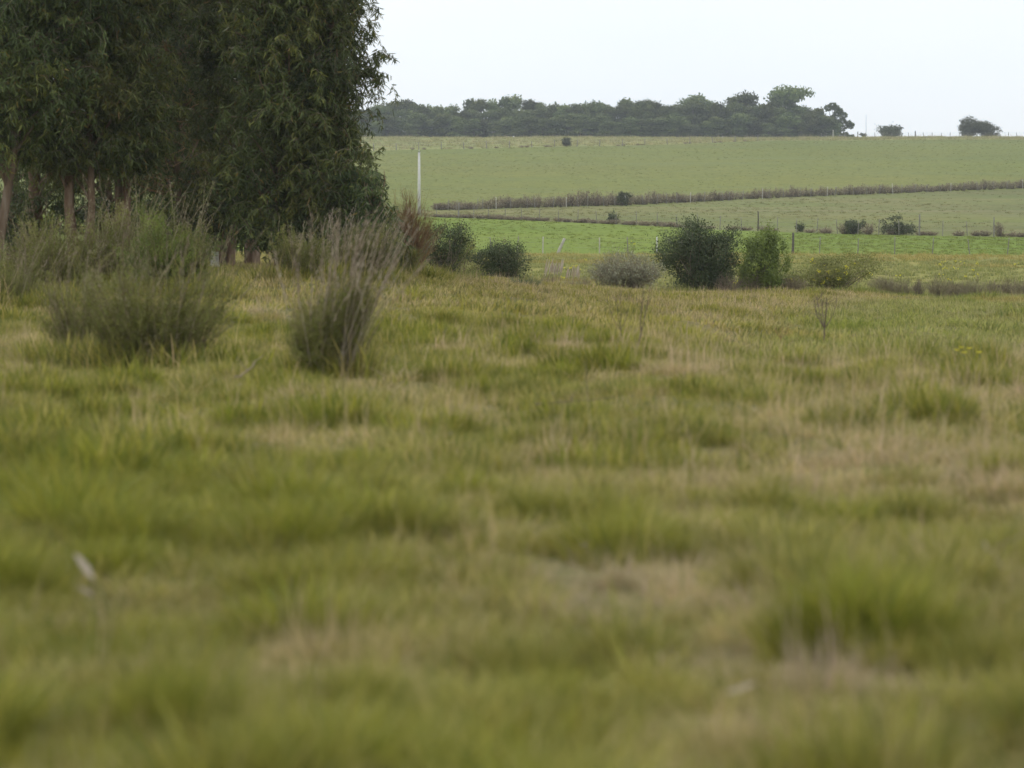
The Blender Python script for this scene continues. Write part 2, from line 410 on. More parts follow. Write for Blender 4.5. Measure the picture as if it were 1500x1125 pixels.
# ------------------------------------------------------------------ grass (stuff, geometry-node instances of blade tufts)
def tuft(n, rad, h0, h1, w, leanf, seg, dry, spike=0):
    mb = MB()
    r = rad * np.sqrt(rng.random(n)); a = rng.uniform(0, 2 * math.pi, n)
    C = np.stack([r * np.cos(a), r * np.sin(a), np.full(n, -0.03)], 1)
    H = rng.uniform(h0, h1, n) * (1 - 0.35 * (r / rad) ** 2)
    az = a + rng.normal(0, 0.7, n)
    lean = H * (leanf * (0.35 + r / rad) * rng.uniform(0.3, 1.3, n))
    rd = np.where(rng.random(n) < dry, rng.uniform(0.8, 1, n), rng.uniform(0, 0.78, n))
    blades(mb, C, H, np.full(n, w) * rng.choice([.6, .9, 1.2, 2.0], n, p=[.3, .35, .25, .1]), az, lean, rd, seg)
    if spike:
        C = np.stack([rng.normal(0, rad * .5, spike), rng.normal(0, rad * .5, spike), np.zeros(spike)], 1)
        H = rng.uniform(h1 * 1.1, h1 * 1.9, spike)
        blades(mb, C, H, np.full(spike, w * 0.6), rng.uniform(0, 6.28, spike), H * rng.uniform(0.1, 0.5, spike), np.full(spike, 0.97), seg)
    return mb
protos = bpy.data.collections.new('grass_tufts')
def proto(name, mb):
    me = mb.mesh(name); me.materials.append(M['grass'])
    o = bpy.data.objects.new(name, me); protos.objects.link(o)
# near 0-4, mid 5-8, far 9-11  (names sort in this order)
proto('tuft_a0', tuft(100, 0.10, 0.11, 0.28, 0.0052, 0.75, 3, 0.14))
proto('tuft_a1', tuft(105, 0.12, 0.07, 0.20, 0.0052, 0.9, 3, 0.25))
proto('tuft_a2', tuft(90, 0.13, 0.05, 0.15, 0.005, 1.5, 3, 0.5))
proto('tuft_a3', tuft(75, 0.10, 0.08, 0.22, 0.005, 1.0, 3, 0.7, 3))
proto('tuft_a4', tuft(70, 0.16, 0.03, 0.10, 0.0045, 1.8, 2, 0.45))
proto('tuft_b0', tuft(60, 0.15, 0.12, 0.27, 0.009, 0.7, 2, 0.15))
proto('tuft_b1', tuft(60, 0.18, 0.08, 0.20, 0.009, 0.9, 2, 0.3))
proto('tuft_b2', tuft(50, 0.18, 0.05, 0.17, 0.008, 1.3, 2, 0.55))
proto('tuft_b3', tuft(45, 0.14, 0.10, 0.25, 0.007, 1.0, 2, 0.7, 3))
proto('tuft_c0', tuft(46, 0.28, 0.10, 0.25, 0.018, 0.7, 2, 0.2))
proto('tuft_c1', tuft(46, 0.30, 0.08, 0.20, 0.018, 0.9, 2, 0.4))
proto('tuft_c2', tuft(40, 0.26, 0.08, 0.24, 0.014, 1.0, 2, 0.7, 3))

PAL = {'lime': (0.295, 0.302, 0.045), 'green': (0.31, 0.302, 0.056), 'olive': (0.36, 0.335, 0.098),
       'yel': (0.415, 0.365, 0.14), 'tan': (0.42, 0.365, 0.175), 'grey': (0.35, 0.305, 0.18)}
PAL = {k: np.array(v) for k, v in PAL.items()}
GP, GS, GK, GT, GR = [], [], [], [], []
def grass_points(x, y, sc, kind, tint):
    z = terrain(x, y)
    GP.append(np.stack([x, y, z], 1)); GS.append(sc); GK.append(kind); GT.append(tint); GR.append(rng.uniform(0, 6.283, len(x)))
def field_points(y0, y1, dens, marg=1.25, extra=2.2):
    ya = np.linspace(y0, y1, 41)
    w = 0.18 * ya * marg + extra
    n = int(np.trapz(2 * w, ya) * dens)
    y = np.interp(rng.random(n), np.concatenate([[0], np.cumsum((w[1:] + w[:-1]) / 2)]) / np.sum((w[1:] + w[:-1]) / 2), ya)
    hw = 0.18 * y * marg + extra
    return rng.uniform(-1, 1, n) * hw, y
def pxpy(x, y):
    return 750 + F * x / y
def dryness(x, y):
    """0 lush .. 1 straw; large patches plus what the photograph shows: lush left foreground, dry right and the worn track"""
    d = 0.42 + 0.4 * (fnoise(x * 0.4 + 40, y * 0.2 + 11, 2) - 0.5) + 0.60 * (fnoise(x * 1.6, y * 0.5 + 7, 2) - 0.5)
    t = x / np.maximum(y, 4)
    d = d + 0.12 * smooth(-0.02, 0.12, t) - 0.12 * (1 - smooth(-0.16, -0.03, t)) * (1 - smooth(16, 30, y))
    d = d + 0.06 * smooth(18, 30, y) * (1 - smooth(70, 90, y))
    return np.clip(d, 0, 1)
_trk = np.array([(820, 835), (880, 885), (930, 935), (985, 965), (1080, 985), (1220, 1000), (1400, 1010)])
_trkg = np.array([ground(a, b)[:2] for a, b in _trk])
def track_dist(x, y):
    d = np.full(len(x), 9.0)
    for a, b in zip(_trkg[:-1], _trkg[1:]):
        ab = b - a; L2 = ab @ ab
        s = np.clip(((x - a[0]) * ab[0] + (y - a[1]) * ab[1]) / L2, 0, 1)
        d = np.minimum(d, np.hypot(x - a[0] - s * ab[0], y - a[1] - s * ab[1]))
    return d
def tint_for(x, y, d):
    n = len(x)
    stops = np.array([0, 0.25, 0.5, 0.72, 1.0]); cs = np.stack([PAL['lime'], PAL['green'], PAL['olive'], PAL['yel'], PAL['tan']])
    c = np.stack([np.interp(d, stops, cs[:, i]) for i in range(3)], 1)
    # wetter green sward right of the bank, orange-yellow patches far right
    t = x / np.maximum(y, 25)
    wet = smooth(0.085, 0.115, t + 0.0011 * (60 - y)) * smooth(28, 45, y) * (1 - smooth(108, 112, y))
    c = c * (1 - 0.65 * wet[:, None]) + 0.65 * wet[:, None] * np.array([0.27, 0.325, 0.075])
    org = smooth(0.55, 0.7, fnoise(x * 0.25 + 3, y * 0.08)) * wet
    c = c * (1 - 0.5 * org[:, None]) + 0.5 * org[:, None] * np.array([0.36, 0.27, 0.06])
    lum = rng.uniform(0.65, 1.25, n)
    return c * lum[:, None]

def band(y0, y1, cell, per, fill, kset, rad, sc):
    # tussocks
    cx, cyy = field_points(y0, y1, cell)
    if len(cx):
        cd = np.clip(dryness(cx, cyy) + rng.normal(0, .22, len(cx)), 0, 1); size = rng.uniform(0.5, 1.5, len(cx)) * (1.1 - 0.35 * cd)
        k = rng.poisson(per * size)
        idx = np.repeat(np.arange(len(cx)), k)
        rr = rad * size[idx] * np.sqrt(rng.random(len(idx))); aa = rng.uniform(0, 6.283, len(idx))
        x = cx[idx] + rr * np.cos(aa); y = cyy[idx] + rr * np.sin(aa)
        s = sc * size[idx] * (1.2 - 0.5 * rr / rad) * rng.uniform(0.8, 1.2, len(idx))
        d = np.clip(cd[idx] + rng.normal(0, 0.07, len(idx)) - 0.10, 0, 1)
        td = track_dist(x, y); ok = td > 0.09; x, y, s, d = x[ok], y[ok], s[ok], d[ok]
        kind = np.where(d < 0.45, kset[0], np.where(d < 0.7, kset[1], kset[3]))
        grass_points(x, y, s, kind, tint_for(x, y, d))
    x, y = field_points(y0, y1, fill)
    d = np.clip(dryness(x, y) + rng.normal(0.0, 0.17, len(x)), 0, 1)
    td = track_dist(x, y); d = np.where(td < 0.2, np.maximum(d, rng.uniform(0.8, 1, len(x))), d)
    s = sc * rng.uniform(0.65, 1.1, len(x)) * np.where(td < 0.12, 0.9, 1)
    kind = np.where(td < 0.12, kset[4], np.where(d < 0.5, kset[1], np.where(rng.random(len(x)) < 0.75, kset[2], kset[3])))
    s = s * 1.0; tn = tint_for(x, y, d); g = (td < 0.2) ; tn[g] = 0.5 * tn[g] + 0.5 * PAL['grey']
    grass_points(x, y, s, kind, tn)
band(3.5, 15, 3.4, 13, 54, (0, 1, 2, 3, 4), 0.17, 1.0)
band(15, 40, 1.8, 9, 26, (5, 6, 7, 8, 7), 0.24, 1.0)
band(40, 110, 0.45, 6, 8, (9, 10, 10, 11, 10), 0.45, 1.0)
# longer grass round the feet of the scrub
for px_, y_, w_ in ((225, float(ground(225, 541)[1]), 1.5), (128, 30.5, 1.3), (20, 44, 1.6), (70, 48, 2.2), (165, 49, 1.9), (240, 47, 1.5), (292, 46, 1.0), (435, 52, 1.3), (482, float(ground(482, 553)[1]), .6), (515, 55, 1.6), (585, 60, 1.5)):
    n_ = int(52 * w_); a_ = rng.uniform(0, 6.283, n_); q_ = w_ * rng.uniform(.25, .62, n_)
    x = T(px_) * y_ + q_ * np.cos(a_); y = y_ + q_ * np.sin(a_)
    d = np.clip(rng.normal(.3, .2, n_), 0, 1)
    grass_points(x, y, rng.uniform(.9, 2.3, n_), rng.choice([5, 6, 8], n_, p=[.5, .3, .2]), tint_for(x, y, d) * .9)
for px_, y_, w_ in ((650, 88, 1.75), (668, 96, 1.3), (712, 98, 1.0), (746, 99, 1.55), (915, 98, 2.9), (1026, 101, 2.75), (1116, 102, 1.8), (1226, 101, 2.6), (1390, 99, 3.5), (1300, 99, 2.5)):
    n_ = int(40 * w_); a_ = rng.uniform(3.4, 6.1, n_); q_ = w_ * rng.uniform(.35, .62, n_)
    x = T(px_) * y_ + q_ * np.cos(a_); y = y_ + q_ * np.sin(a_)
    grass_points(x, y, rng.uniform(.8, 1.7, n_), rng.choice([9, 10, 11], n_), np.array([0.27, 0.31, 0.07])[None] * rng.uniform(.7, 1.2, (n_, 1)))
# rough meadow beyond the ditch
x, y = field_points(110, 215, 1.6)
ok = y < B1(x / y) - 0.5; x, y = x[ok], y[ok]
d = fnoise(x * 0.07 + 2, y * 0.07)
tn = np.where((d > 0.55)[:, None], np.array([0.33, 0.29, 0.08]), np.array([0.26, 0.28, 0.085])) * rng.uniform(0.8, 1.2, (len(x), 1))
org = (smooth(-16, -6, y - B1(x / y)) * (fnoise(x * 0.15, y * 0.3) > 0.42))[:, None]
tn = tn * (1 - 0.8 * org) + 0.8 * org * np.array([0.37, 0.325, 0.09])
grass_points(x, y, rng.uniform(0.8, 1.5, len(x)), rng.choice([9, 10, 11], len(x)), tn)

def instancer(name, P, S, K, R, Tn, coll, label, cat):
    me = bpy.data.meshes.new(name)
    me.vertices.add(len(P)); me.vertices.foreach_set('co', P.astype(np.float32).ravel())
    for an, ty, da in (('sc', 'FLOAT', S), ('kd', 'INT', K), ('rz', 'FLOAT', R)):
        a = me.attributes.new(an, ty, 'POINT'); a.data.foreach_set('value', np.asarray(da, np.int32 if ty == 'INT' else np.float32))
    a = me.attributes.new('tint', 'FLOAT_VECTOR', 'POINT'); a.data.foreach_set('vector', Tn.astype(np.float32).ravel())
    o = link(name, me, None); o['kind'] = 'stuff'; tag(o, label, cat)
    ng = bpy.data.node_groups.new(name + '_nodes', 'GeometryNodeTree')
    ng.interface.new_socket('Geometry', in_out='INPUT', socket_type='NodeSocketGeometry')
    ng.interface.new_socket('Geometry', in_out='OUTPUT', socket_type='NodeSocketGeometry')
    N, L = ng.nodes, ng.links
    gi = N.new('NodeGroupInput'); go = N.new('NodeGroupOutput')
    ci = N.new('GeometryNodeCollectionInfo'); ci.inputs['Collection'].default_value = coll
    ci.inputs['Separate Children'].default_value = True; ci.inputs['Reset Children'].default_value = True
    ip = N.new('GeometryNodeInstanceOnPoints'); ip.inputs['Pick Instance'].default_value = True
    def na(nm, ty):
        n = N.new('GeometryNodeInputNamedAttribute'); n.data_type = ty; n.inputs['Name'].default_value = nm; return n.outputs['Attribute']
    cx = N.new('ShaderNodeCombineXYZ'); L.new(na('rz', 'FLOAT'), cx.inputs['Z'])
    er = N.new('FunctionNodeEulerToRotation'); L.new(cx.outputs[0], er.inputs[0])
    L.new(gi.outputs[0], ip.inputs['Points']); L.new(ci.outputs[0], ip.inputs['Instance'])
    L.new(na('kd', 'INT'), ip.inputs['Instance Index']); L.new(er.outputs[0], ip.inputs['Rotation'])
    L.new(na('sc', 'FLOAT'), ip.inputs['Scale']); L.new(ip.outputs[0], go.inputs[0])
    md = o.modifiers.new('scatter', 'NODES'); md.node_group = ng
    return o
instancer('grass', np.concatenate(GP), np.concatenate(GS), np.concatenate(GK), np.concatenate(GR), np.concatenate(GT), protos,
          'rough tussocky olive and straw coloured grass covering the meadow', 'grass')

# sparse taller tufts on the far fields
def far_tufts(lo, hi, n, tint, sc, name, label, clump=1.0):
    t = rng.uniform(-0.24, 0.24, n); u = rng.random(n)
    a, b_ = lo(t), hi(t); y = np.sqrt(a * a + (b_ * b_ - a * a) * u); x = t * y
    ok = fnoise(x * 0.06, y * 0.02, 3) + rng.normal(0, .12, n) > 0.5 - 0.12 * clump; x, y = x[ok], y[ok]
    P = np.stack([x, y, terrain(x, y)], 1); m = len(x)
    instancer(name, P, sc * rng.uniform(.6, 1.4, m) * (1 + y / 900), rng.choice([9, 10, 11], m), rng.uniform(0, 6.28, m),
              np.array(tint)[None] * rng.uniform(.75, 1.25, (m, 1)), protos, label, 'grass')
far_tufts(B1, B2, 9000, (0.195, 0.24, 0.044), .6, 'field_grass', 'short bright green grass tufts of the fenced field')
far_tufts(B2, B3, 5000, (0.215, 0.215, 0.075), .7, 'pasture_grass', 'dull short grass tufts of the lower pasture strip')
far_tufts(B3, B4, 12000, (0.20, 0.215, 0.06), .5, 'hill_grass', 'short dull green grass tufts over the grazed hillside')
far_tufts(B4, c_(846.0), 7000, (0.33, 0.32, 0.13), 1.7, 'ridge_grass', 'coarse yellowish grass tufts of the ridge strip below the wood', 2.0)

# ------------------------------------------------------------------ near gum trees
def sil(py):
    """right outline of the near grove, photo column by photo row"""
    return np.interp(py, [-400, 0, 20, 45, 60, 90, 130, 160, 190, 230, 280, 310, 340, 400],
                     [520, 538, 532, 526, 520, 522, 520, 526, 545, 556, 560, 572, 585, 580])
def row_of(p):
    return HOR - (p[:, 2] - CAMZ) / p[:, 1] * F
def col_of(p):
    return 750 + F * p[:, 0] / p[:, 1]

def sprays(leaf, twig, S, L, per, leafL, leafW, tone):
    """hanging sprays of gum leaves from points S"""
    n = len(S)
    az = rng.uniform(0, 6.283, n)
    tip = S + np.stack([np.cos(az) * L * 0.55, np.sin(az) * L * 0.55, -L * rng.uniform(0.0, 0.75, n)], 1)
    sag = np.stack([np.zeros(n), np.zeros(n), L * 0.12], 1)
    P = curve3(S, tip, sag, 4)
    tubes(twig, P, np.stack([np.full(n, .006), np.full(n, .005), np.full(n, .004), np.full(n, .002)], 1), 3, rng.random(n))
    s = rng.uniform(0.08, 1.0, (n, per))
    k = np.clip((s * 3).astype(int), 0, 2); f = s * 3 - k
    i = np.arange(n)[:, None]
    C = P[i, k] * (1 - f[..., None]) + P[i, k + 1] * f[..., None]
    C = C.reshape(-1, 3) + rng.normal(0, 0.03, (n * per, 3))
    m = n * per
    D = np.stack([rng.normal(0, 0.5, m), rng.normal(0, 0.5, m), -rng.uniform(0.05, 1.2, m)], 1)
    rd = np.clip(np.repeat(tone, per) + rng.normal(0, 0.16, m), 0, 0.86); rd = np.where(rng.random(m) < 0.02, 0.97, rd)
    sickles(leaf, C, D, leafL * rng.uniform(0.5, 1.3, m), leafW * rng.uniform(0.75, 1.3, m), rd, 0.3)

def gum_tree(px, y, height, r0, lean, low, rad, nb, label, bark='bark', stems=1, extra=(), seed=0, outline=True, lod=1.0, group=None, dead=False):
    b = at(px, y); b[2] -= 0.05
    t = empty('eucalyptus_tree', b, label, 'tree', group)
    tr, br, lf, tw = MB(), MB(), MB(), MB()
    tops = []
    for s in range(stems):
        tr = MB()
        off = np.array([rng.normal(0, 0.25), rng.normal(0, 0.25), 0]) if s else np.zeros(3)
        kk = 12; h = np.linspace(0, 1, kk)
        wob = np.cumsum(rng.normal(0, 0.05, (kk, 2)), 0); wob[0] = 0
        ln = np.array(lean) + (rng.normal(0, 0.04, 2) if s else 0)
        P = np.stack([off[0] + ln[0] * height * h + wob[:, 0], off[1] + ln[1] * height * h + wob[:, 1], height * h], 1) + b
        rr = r0 * (0.75 if s else 1) * (1 - 0.82 * h) * (1 + 0.35 * np.exp(-h * 30))
        tubes(tr, P[None], rr[None], 10, 0.5); tops.append(P)
        # loose bark ribbons
        nr = 7; hi = rng.uniform(0.08, 0.45, nr); zi = np.stack([np.interp(hi, h, P[:, j]) for j in range(3)], 1); a = rng.uniform(0, 6.28, nr)
        zi[:, 0] += np.cos(a) * r0 * .8; zi[:, 1] += np.sin(a) * r0 * .8
        ll = rng.uniform(0.3, 0.9, nr)
        e = zi - np.stack([-np.cos(a) * .12, -np.sin(a) * .12, ll], 1)
        tubes(tr, curve3(zi, e, rng.normal(0, 0.05, (nr, 3)), 4), np.tile([.012, .016, .014, .004], (nr, 1)), 3, 0.8)
        link('trunk', tr.mesh('trunk', b, True), M[bark], t)
    # boughs
    z = low + (min(8.5, height) - low) * rng.random(nb) ** 1.25
    if height > 9: z = np.concatenate([z, rng.uniform(5.0, 8.5, int(nb * 0.25)), rng.uniform(8.5, height * 1.04, int(nb * 0.55))])
    starts, ends = [], []
    for zz in z:
        P = tops[rng.integers(len(tops))]
        hs = max(0.6, zz - rng.uniform(0.3, 1.6)); hs = min(hs, height * .97)
        s0 = np.array([np.interp(hs + b[2], P[:, 2], P[:, j]) for j in range(3)])
        a = rng.uniform(0, 6.283) if rng.random() < .62 else rng.normal(-1.57, .7); taper = np.interp(zz, [low, low + 1.5, height * .6, height * 1.05], [0.75, 1, 0.95, 0.3])
        q = rad * taper * rng.uniform(0.35, 1.0)
        starts.append(s0); ends.append(np.array([s0[0] + q * math.cos(a), s0[1] + q * math.sin(a), b[2] + zz]))
    for (s_px, s_py, dy) in extra:
        e_ = np.array([T(s_px) * (y + dy), y + dy, CAMZ + (HOR - s_py) / F * (y + dy)])
        P = tops[0]; hs = max(b[2] + .8, e_[2] - 0.9)
        starts.append(np.array([np.interp(hs, P[:, 2], P[:, j]) for j in range(3)])); ends.append(e_)
    A, E = np.array(starts), np.array(ends)
    keep = np.ones(len(A), bool)
    if outline: keep[:len(z)] = (col_of(E) < sil(row_of(E)) - 18)[:len(z)]
    A, E = A[keep], E[keep]; nx = len(extra)
    n = len(A); d = np.linalg.norm(E - A, axis=1)
    Pb = curve3(A, E, np.stack([rng.normal(0, .1, n), rng.normal(0, .1, n), 0.10 * d], 1), 6)
    rb = (0.012 + 0.014 * d)[:, None] * np.linspace(1, 0.25, 6)[None]
    tubes(br, Pb, rb, 5, 0.5)
    hi = E[:, 2] - b[2] > 8.5
    btone = np.clip(rng.normal(0.5, 0.24, n), 0.05, 0.85)
    for sel, ns, per, ll, lw in ((~hi, int(26 * lod), 24, 0.175, 0.025), (hi, 9, 12, 0.34, 0.06)):
        ids = np.where(sel)[0]
        if not len(ids): continue
        ii = np.repeat(ids, ns); m = len(ii)
        u = rng.uniform(0.45, 1.05, m); k = np.clip((u * 5).astype(int), 0, 4); f = np.minimum(u * 5 - k, 1.2)
        S = Pb[ii, k] * (1 - f[:, None]) + Pb[ii, k + 1] * f[:, None]
        S = S + rng.normal(0, 1, (m, 3)) * np.array([0.23, 0.23, 0.18])
        if outline:
            isx = ii >= n - nx
            ok = (col_of(S) < sil(row_of(S)) - 8 + rng.normal(0, 7, m)) | isx
            S, ii = S[ok], ii[ok]; m = len(S)
        S[:, 2] = np.maximum(S[:, 2], b[2] + 0.5)
        sprays(lf, tw, S, rng.uniform(0.35, 0.8, m), per, ll, lw, btone[ii])
    link('branches', br.mesh('branches', b, True), M[bark], t)['kind'] = 'stuff'
    link('twigs', tw.mesh('twigs', b), M['dry_twig'], t)['kind'] = 'stuff'
    link('crown', lf.mesh('crown', b), M['euc'], t)
    if dead:
        db = MB(); m = 70
        S0 = np.stack([b[0] + rng.uniform(-.9, .9, m), b[1] - rng.uniform(.6, 2.0, m), b[2] + rng.uniform(1.6, 5.4, m)], 1)
        E0 = S0 + np.stack([rng.normal(0, .55, m), rng.normal(0, .3, m), rng.uniform(-.5, .45, m)], 1)
        Pd = curve3(S0, E0, rng.normal(0, .08, (m, 3)), 5); tubes(db, Pd, np.tile(np.linspace(.012, .004, 5), (m, 1)), 4, rng.random(m))
        k2 = m * 6; i2 = rng.integers(0, m, k2); j2 = rng.integers(1, 4, k2)
        E2 = Pd[i2, j2] + rng.normal(0, .16, (k2, 3)); tubes(db, curve3(Pd[i2, j2], E2, rng.normal(0, .03, (k2, 3)), 3), np.tile([.005, .004, .002], (k2, 1)), 3, rng.random(k2))
        o = link('dead_branches', db.mesh('dead_branches', b), M['red_twig'], t); o['kind'] = 'stuff'; o['label'] = 'tangle of reddish brown dead branches'
    return t

gum_tree(-10, 59, 15, 0.10, (0.165, 0.01), 3.0, 1.9, 70, 'gum tree with a pale leaning trunk at the inner end of the near grove', 'palebark')
gum_tree(112, 61, 16, 0.11, (0.0, 0.0), 2.6, 1.7, 70, 'twin-stemmed gum tree with reddish brown stems rising behind the scrub', 'bark', 2)
gum_tree(180, 61.5, 19, 0.13, (0.005, 0), 2.7, 1.5, 70, 'gum tree with the thickest brown trunks, just behind the tall green-tipped scrub', 'bark', 2)
gum_tree(338, 65, 15, 0.09, (0.01, 0), 1.45, 1.3, 60, 'slender gum tree beside the pale stump, leaves hanging to the ground', 'bark', 3)
gum_tree(412, 61, 16, 0.13, (0, 0), 0.9, 1.55, 85, 'dense gum tree next to the see-through gap by the pale stump', 'bark', 1)
ex = [(536, 68, 0), (542, 100, .3), (532, 125, -.3), (522, 15, 0), (518, 0, .3), (516, 178, 0), (528, 215, .3), (534, 255, -.4), (524, 38, 0), (538, 84, .2), (500, 110, 0), (510, 190, -.5), (515, 300, -.5), (500, 330, 0)]
gum_tree(478, 61, 17, 0.15, (0.004, 0), 0.8, 1.35, 80, 'gum tree at the open end of the grove with a feathery bough against the sky', 'bark', 1, ex)
gum_tree(552, 60, 2.3, 0.035, (0.0, 0), 0.4, 0.8, 26, 'low gum sapling at the foot of the grove edge beside russet twigs', 'bark', 2, [(562, 330, 0), (552, 300, 0)])
for px, y, hh in ((60, 68, 18), (370, 71, 18), (450, 73, 18), (-70, 63, 18), (150, 75, 18), (292, 73, 18), (272, 79, 19), (305, 86, 19), (330, 78, 18), (505, 80, 17), (20, 82, 18), (240, 84, 18), (420, 88, 18)):
    gum_tree(px, y, hh, 0.16, (rng.normal(0, .01), 0), 1.9 if 300 < px < 430 else 0.9, 2.1, 46, 'dark gum tree in the shaded back rows of the near grove', 'bark', 1, lod=0.7, group='back rows of the near grove')

gum_tree(268, 68, 17, 0.15, (0, 0), 0.9, 1.7, 55, 'gum tree set back in the grove behind a tangle of reddish dead branches', 'bark', 1, lod=.8, dead=True)

# ------------------------------------------------------------------ shrubs
def leafy_shrub(name, px, y, w, h, mat, label, n=9000, leafL=0.07, leafW=0.035, lobes=9, twigs=60, seed=1, flower=0, gap=0.0, cat='shrub', flat=0.75, twigmat='dry_twig'):
    """rounded shrub: stems from the base, leaf clumps on lobes with an uneven outline"""
    r = np.random.default_rng(seed)
    b = at(px, y); b[2] -= 0.05
    t = empty(name, b, label, cat)
    lf, st = MB(), MB()
    a = r.uniform(0, 6.283, lobes); q = np.sqrt(r.random(lobes)) * 0.62
    Lc = np.stack([q * np.cos(a) * w / 2, q * np.sin(a) * w / 2, h * r.uniform(0.2, 0.72, lobes)], 1)
    Lr = np.stack([r.uniform(.24, .40, lobes) * w, r.uniform(.24, .40, lobes) * w, r.uniform(.22, .32, lobes) * h], 1)
    # sub-clumps on the lobes
    nc = lobes * 11; li = r.integers(0, lobes, nc)
    dv = unit(r.normal(size=(nc, 3))); cc = Lc[li] + dv * Lr[li] * r.uniform(0.55, 1.0, (nc, 1))
    cc[:, 2] = np.clip(cc[:, 2], 0.06 * h, h * 0.95)
    s = min(1.0, 0.98 * (w / 2) / max(1e-6, np.abs(cc[:, :2]).max())); cc[:, :2] *= s
    tone = np.clip(r.normal(0.5, 0.2, nc), 0.05, 0.95)
    ci = r.integers(0, nc, n)
    C = cc[ci] + r.normal(size=(n, 3)) * np.array([.055 * w, .055 * w, .05 * h])
    sp = r.random(n) < .045; C[sp] = C[sp] * r.uniform(1.0, 1.22, (sp.sum(), 1))
    f_ = np.array([w / 2 / np.percentile(np.abs(C[:, 0]), 97), w / 2 / np.percentile(np.abs(C[:, 1]), 97), h / np.percentile(C[:, 2], 98.5)])
    C = C * f_; cc = cc * f_
    C[:, 2] = np.maximum(C[:, 2], 0.03)
    D = r.normal(size=(n, 3))
    kites(lf, C + b, D, leafL * r.uniform(.6, 1.3, n), leafW * r.uniform(.7, 1.3, n), np.clip(tone[ci] + r.normal(0, .12, n), 0, 1), unit(C - np.array([0, 0, h * 0.35])) * .8 + unit(C - cc[ci]) * .5)
    sel = r.choice(nc, min(twigs, nc), replace=False)
    base = np.stack([r.normal(0, .05 * w, len(sel)), r.normal(0, .05 * w, len(sel)), np.zeros(len(sel))], 1)
    P = curve3(base + b, cc[sel] * 1.12 + b, r.normal(size=(len(sel), 3)) * 0.05 * w, 5)
    tubes(st, P, np.linspace(0.022, 0.004, 5)[None] * np.ones((len(sel), 1)) * (h / 2.0) ** .5, 4, r.random(len(sel)))
    link('stems', st.mesh('stems', b), M[twigmat], t)
    link('foliage', lf.mesh('foliage', b), M[mat], t)
    for k in range(flower):
        c = cc[r.integers(0, nc)] * np.array([1.05, 1.05, 1.02]) + np.array([0, -0.1 * w, 0])
        mb = MB(); m = 14
        D = unit(r.normal(size=(m, 3)) + np.array([0, 0, .6]))
        kites(mb, b + c + r.normal(size=(m, 3)) * 0.03, D, np.full(m, .058), np.full(m, .045), r.random(m))
        link('blossom', mb.mesh('blossom', b), M['yellow'], t)
    return t

def twig_bush(name, px, y, w, h, n, mat, label, k=3, cat='shrub', seed=3, rad=0.008, spread=0.5, leaves=0, leafmat=None, leafL=0.04, group=None, lean=(0, 0)):
    """bare or thin-leaved shrub made of branching twigs fanning from the ground"""
    r = np.random.default_rng(seed)
    b = at(px, y); b[2] -= 0.03
    t = empty(name, b, label, cat, group)
    st = MB()
    base = np.stack([r.normal(0, .10 * w, n), r.normal(0, .10 * w, n), np.zeros(n)], 1)
    a = r.uniform(0, 6.283, n); q = np.sqrt(r.random(n)) * w / 2
    hh = h * r.uniform(.55, 1.0, n) * (1 - 0.45 * (q / (w / 2)) ** 2)
    e = np.stack([q * np.cos(a) + lean[0] * hh, q * np.sin(a) + lean[1] * hh, hh], 1)
    P = curve3(base, e, np.stack([np.zeros(n), np.zeros(n), 0.05 * hh], 1) + r.normal(size=(n, 3)) * .03 * w, 6)
    tubes(st, P + b, np.linspace(rad, rad * .3, 6)[None] * np.ones((n, 1)), 4, r.random(n))
    tips = [P[:, 3:].reshape(-1, 3)]
    for lv in range(k):
        m = n * 2
        i = r.integers(0, n, m); j = r.integers(1, 5, m); s0 = P[i, j]
        dirn = unit(P[i, j + 1] - P[i, j]) + r.normal(size=(m, 3)) * spread
        e2 = s0 + unit(dirn) * (h * r.uniform(.12, .32, m))[:, None]
        e2[:, 2] = np.maximum(e2[:, 2], .05)
        P2 = curve3(s0, e2, r.normal(size=(m, 3)) * .02 * h, 4)
        tubes(st, P2 + b, np.linspace(rad * .55, rad * .2, 4)[None] * np.ones((m, 1)), 3, r.random(m)); tips.append(P2[:, 1:].reshape(-1, 3))
    link('stems', st.mesh('stems', b), M[mat], t)
    if leaves:
        lf = MB(); tp = np.concatenate(tips); i = r.integers(0, len(tp), leaves)
        C = tp[i] + r.normal(size=(leaves, 3)) * .03
        kites(lf, C + b, r.normal(size=(leaves, 3)) + np.array([0, 0, .6]), leafL * r.uniform(.6, 1.3, leaves), leafL * .4 * np.ones(leaves), r.random(leaves))
        link('foliage', lf.mesh('foliage', b), M[leafmat], t)
    return t

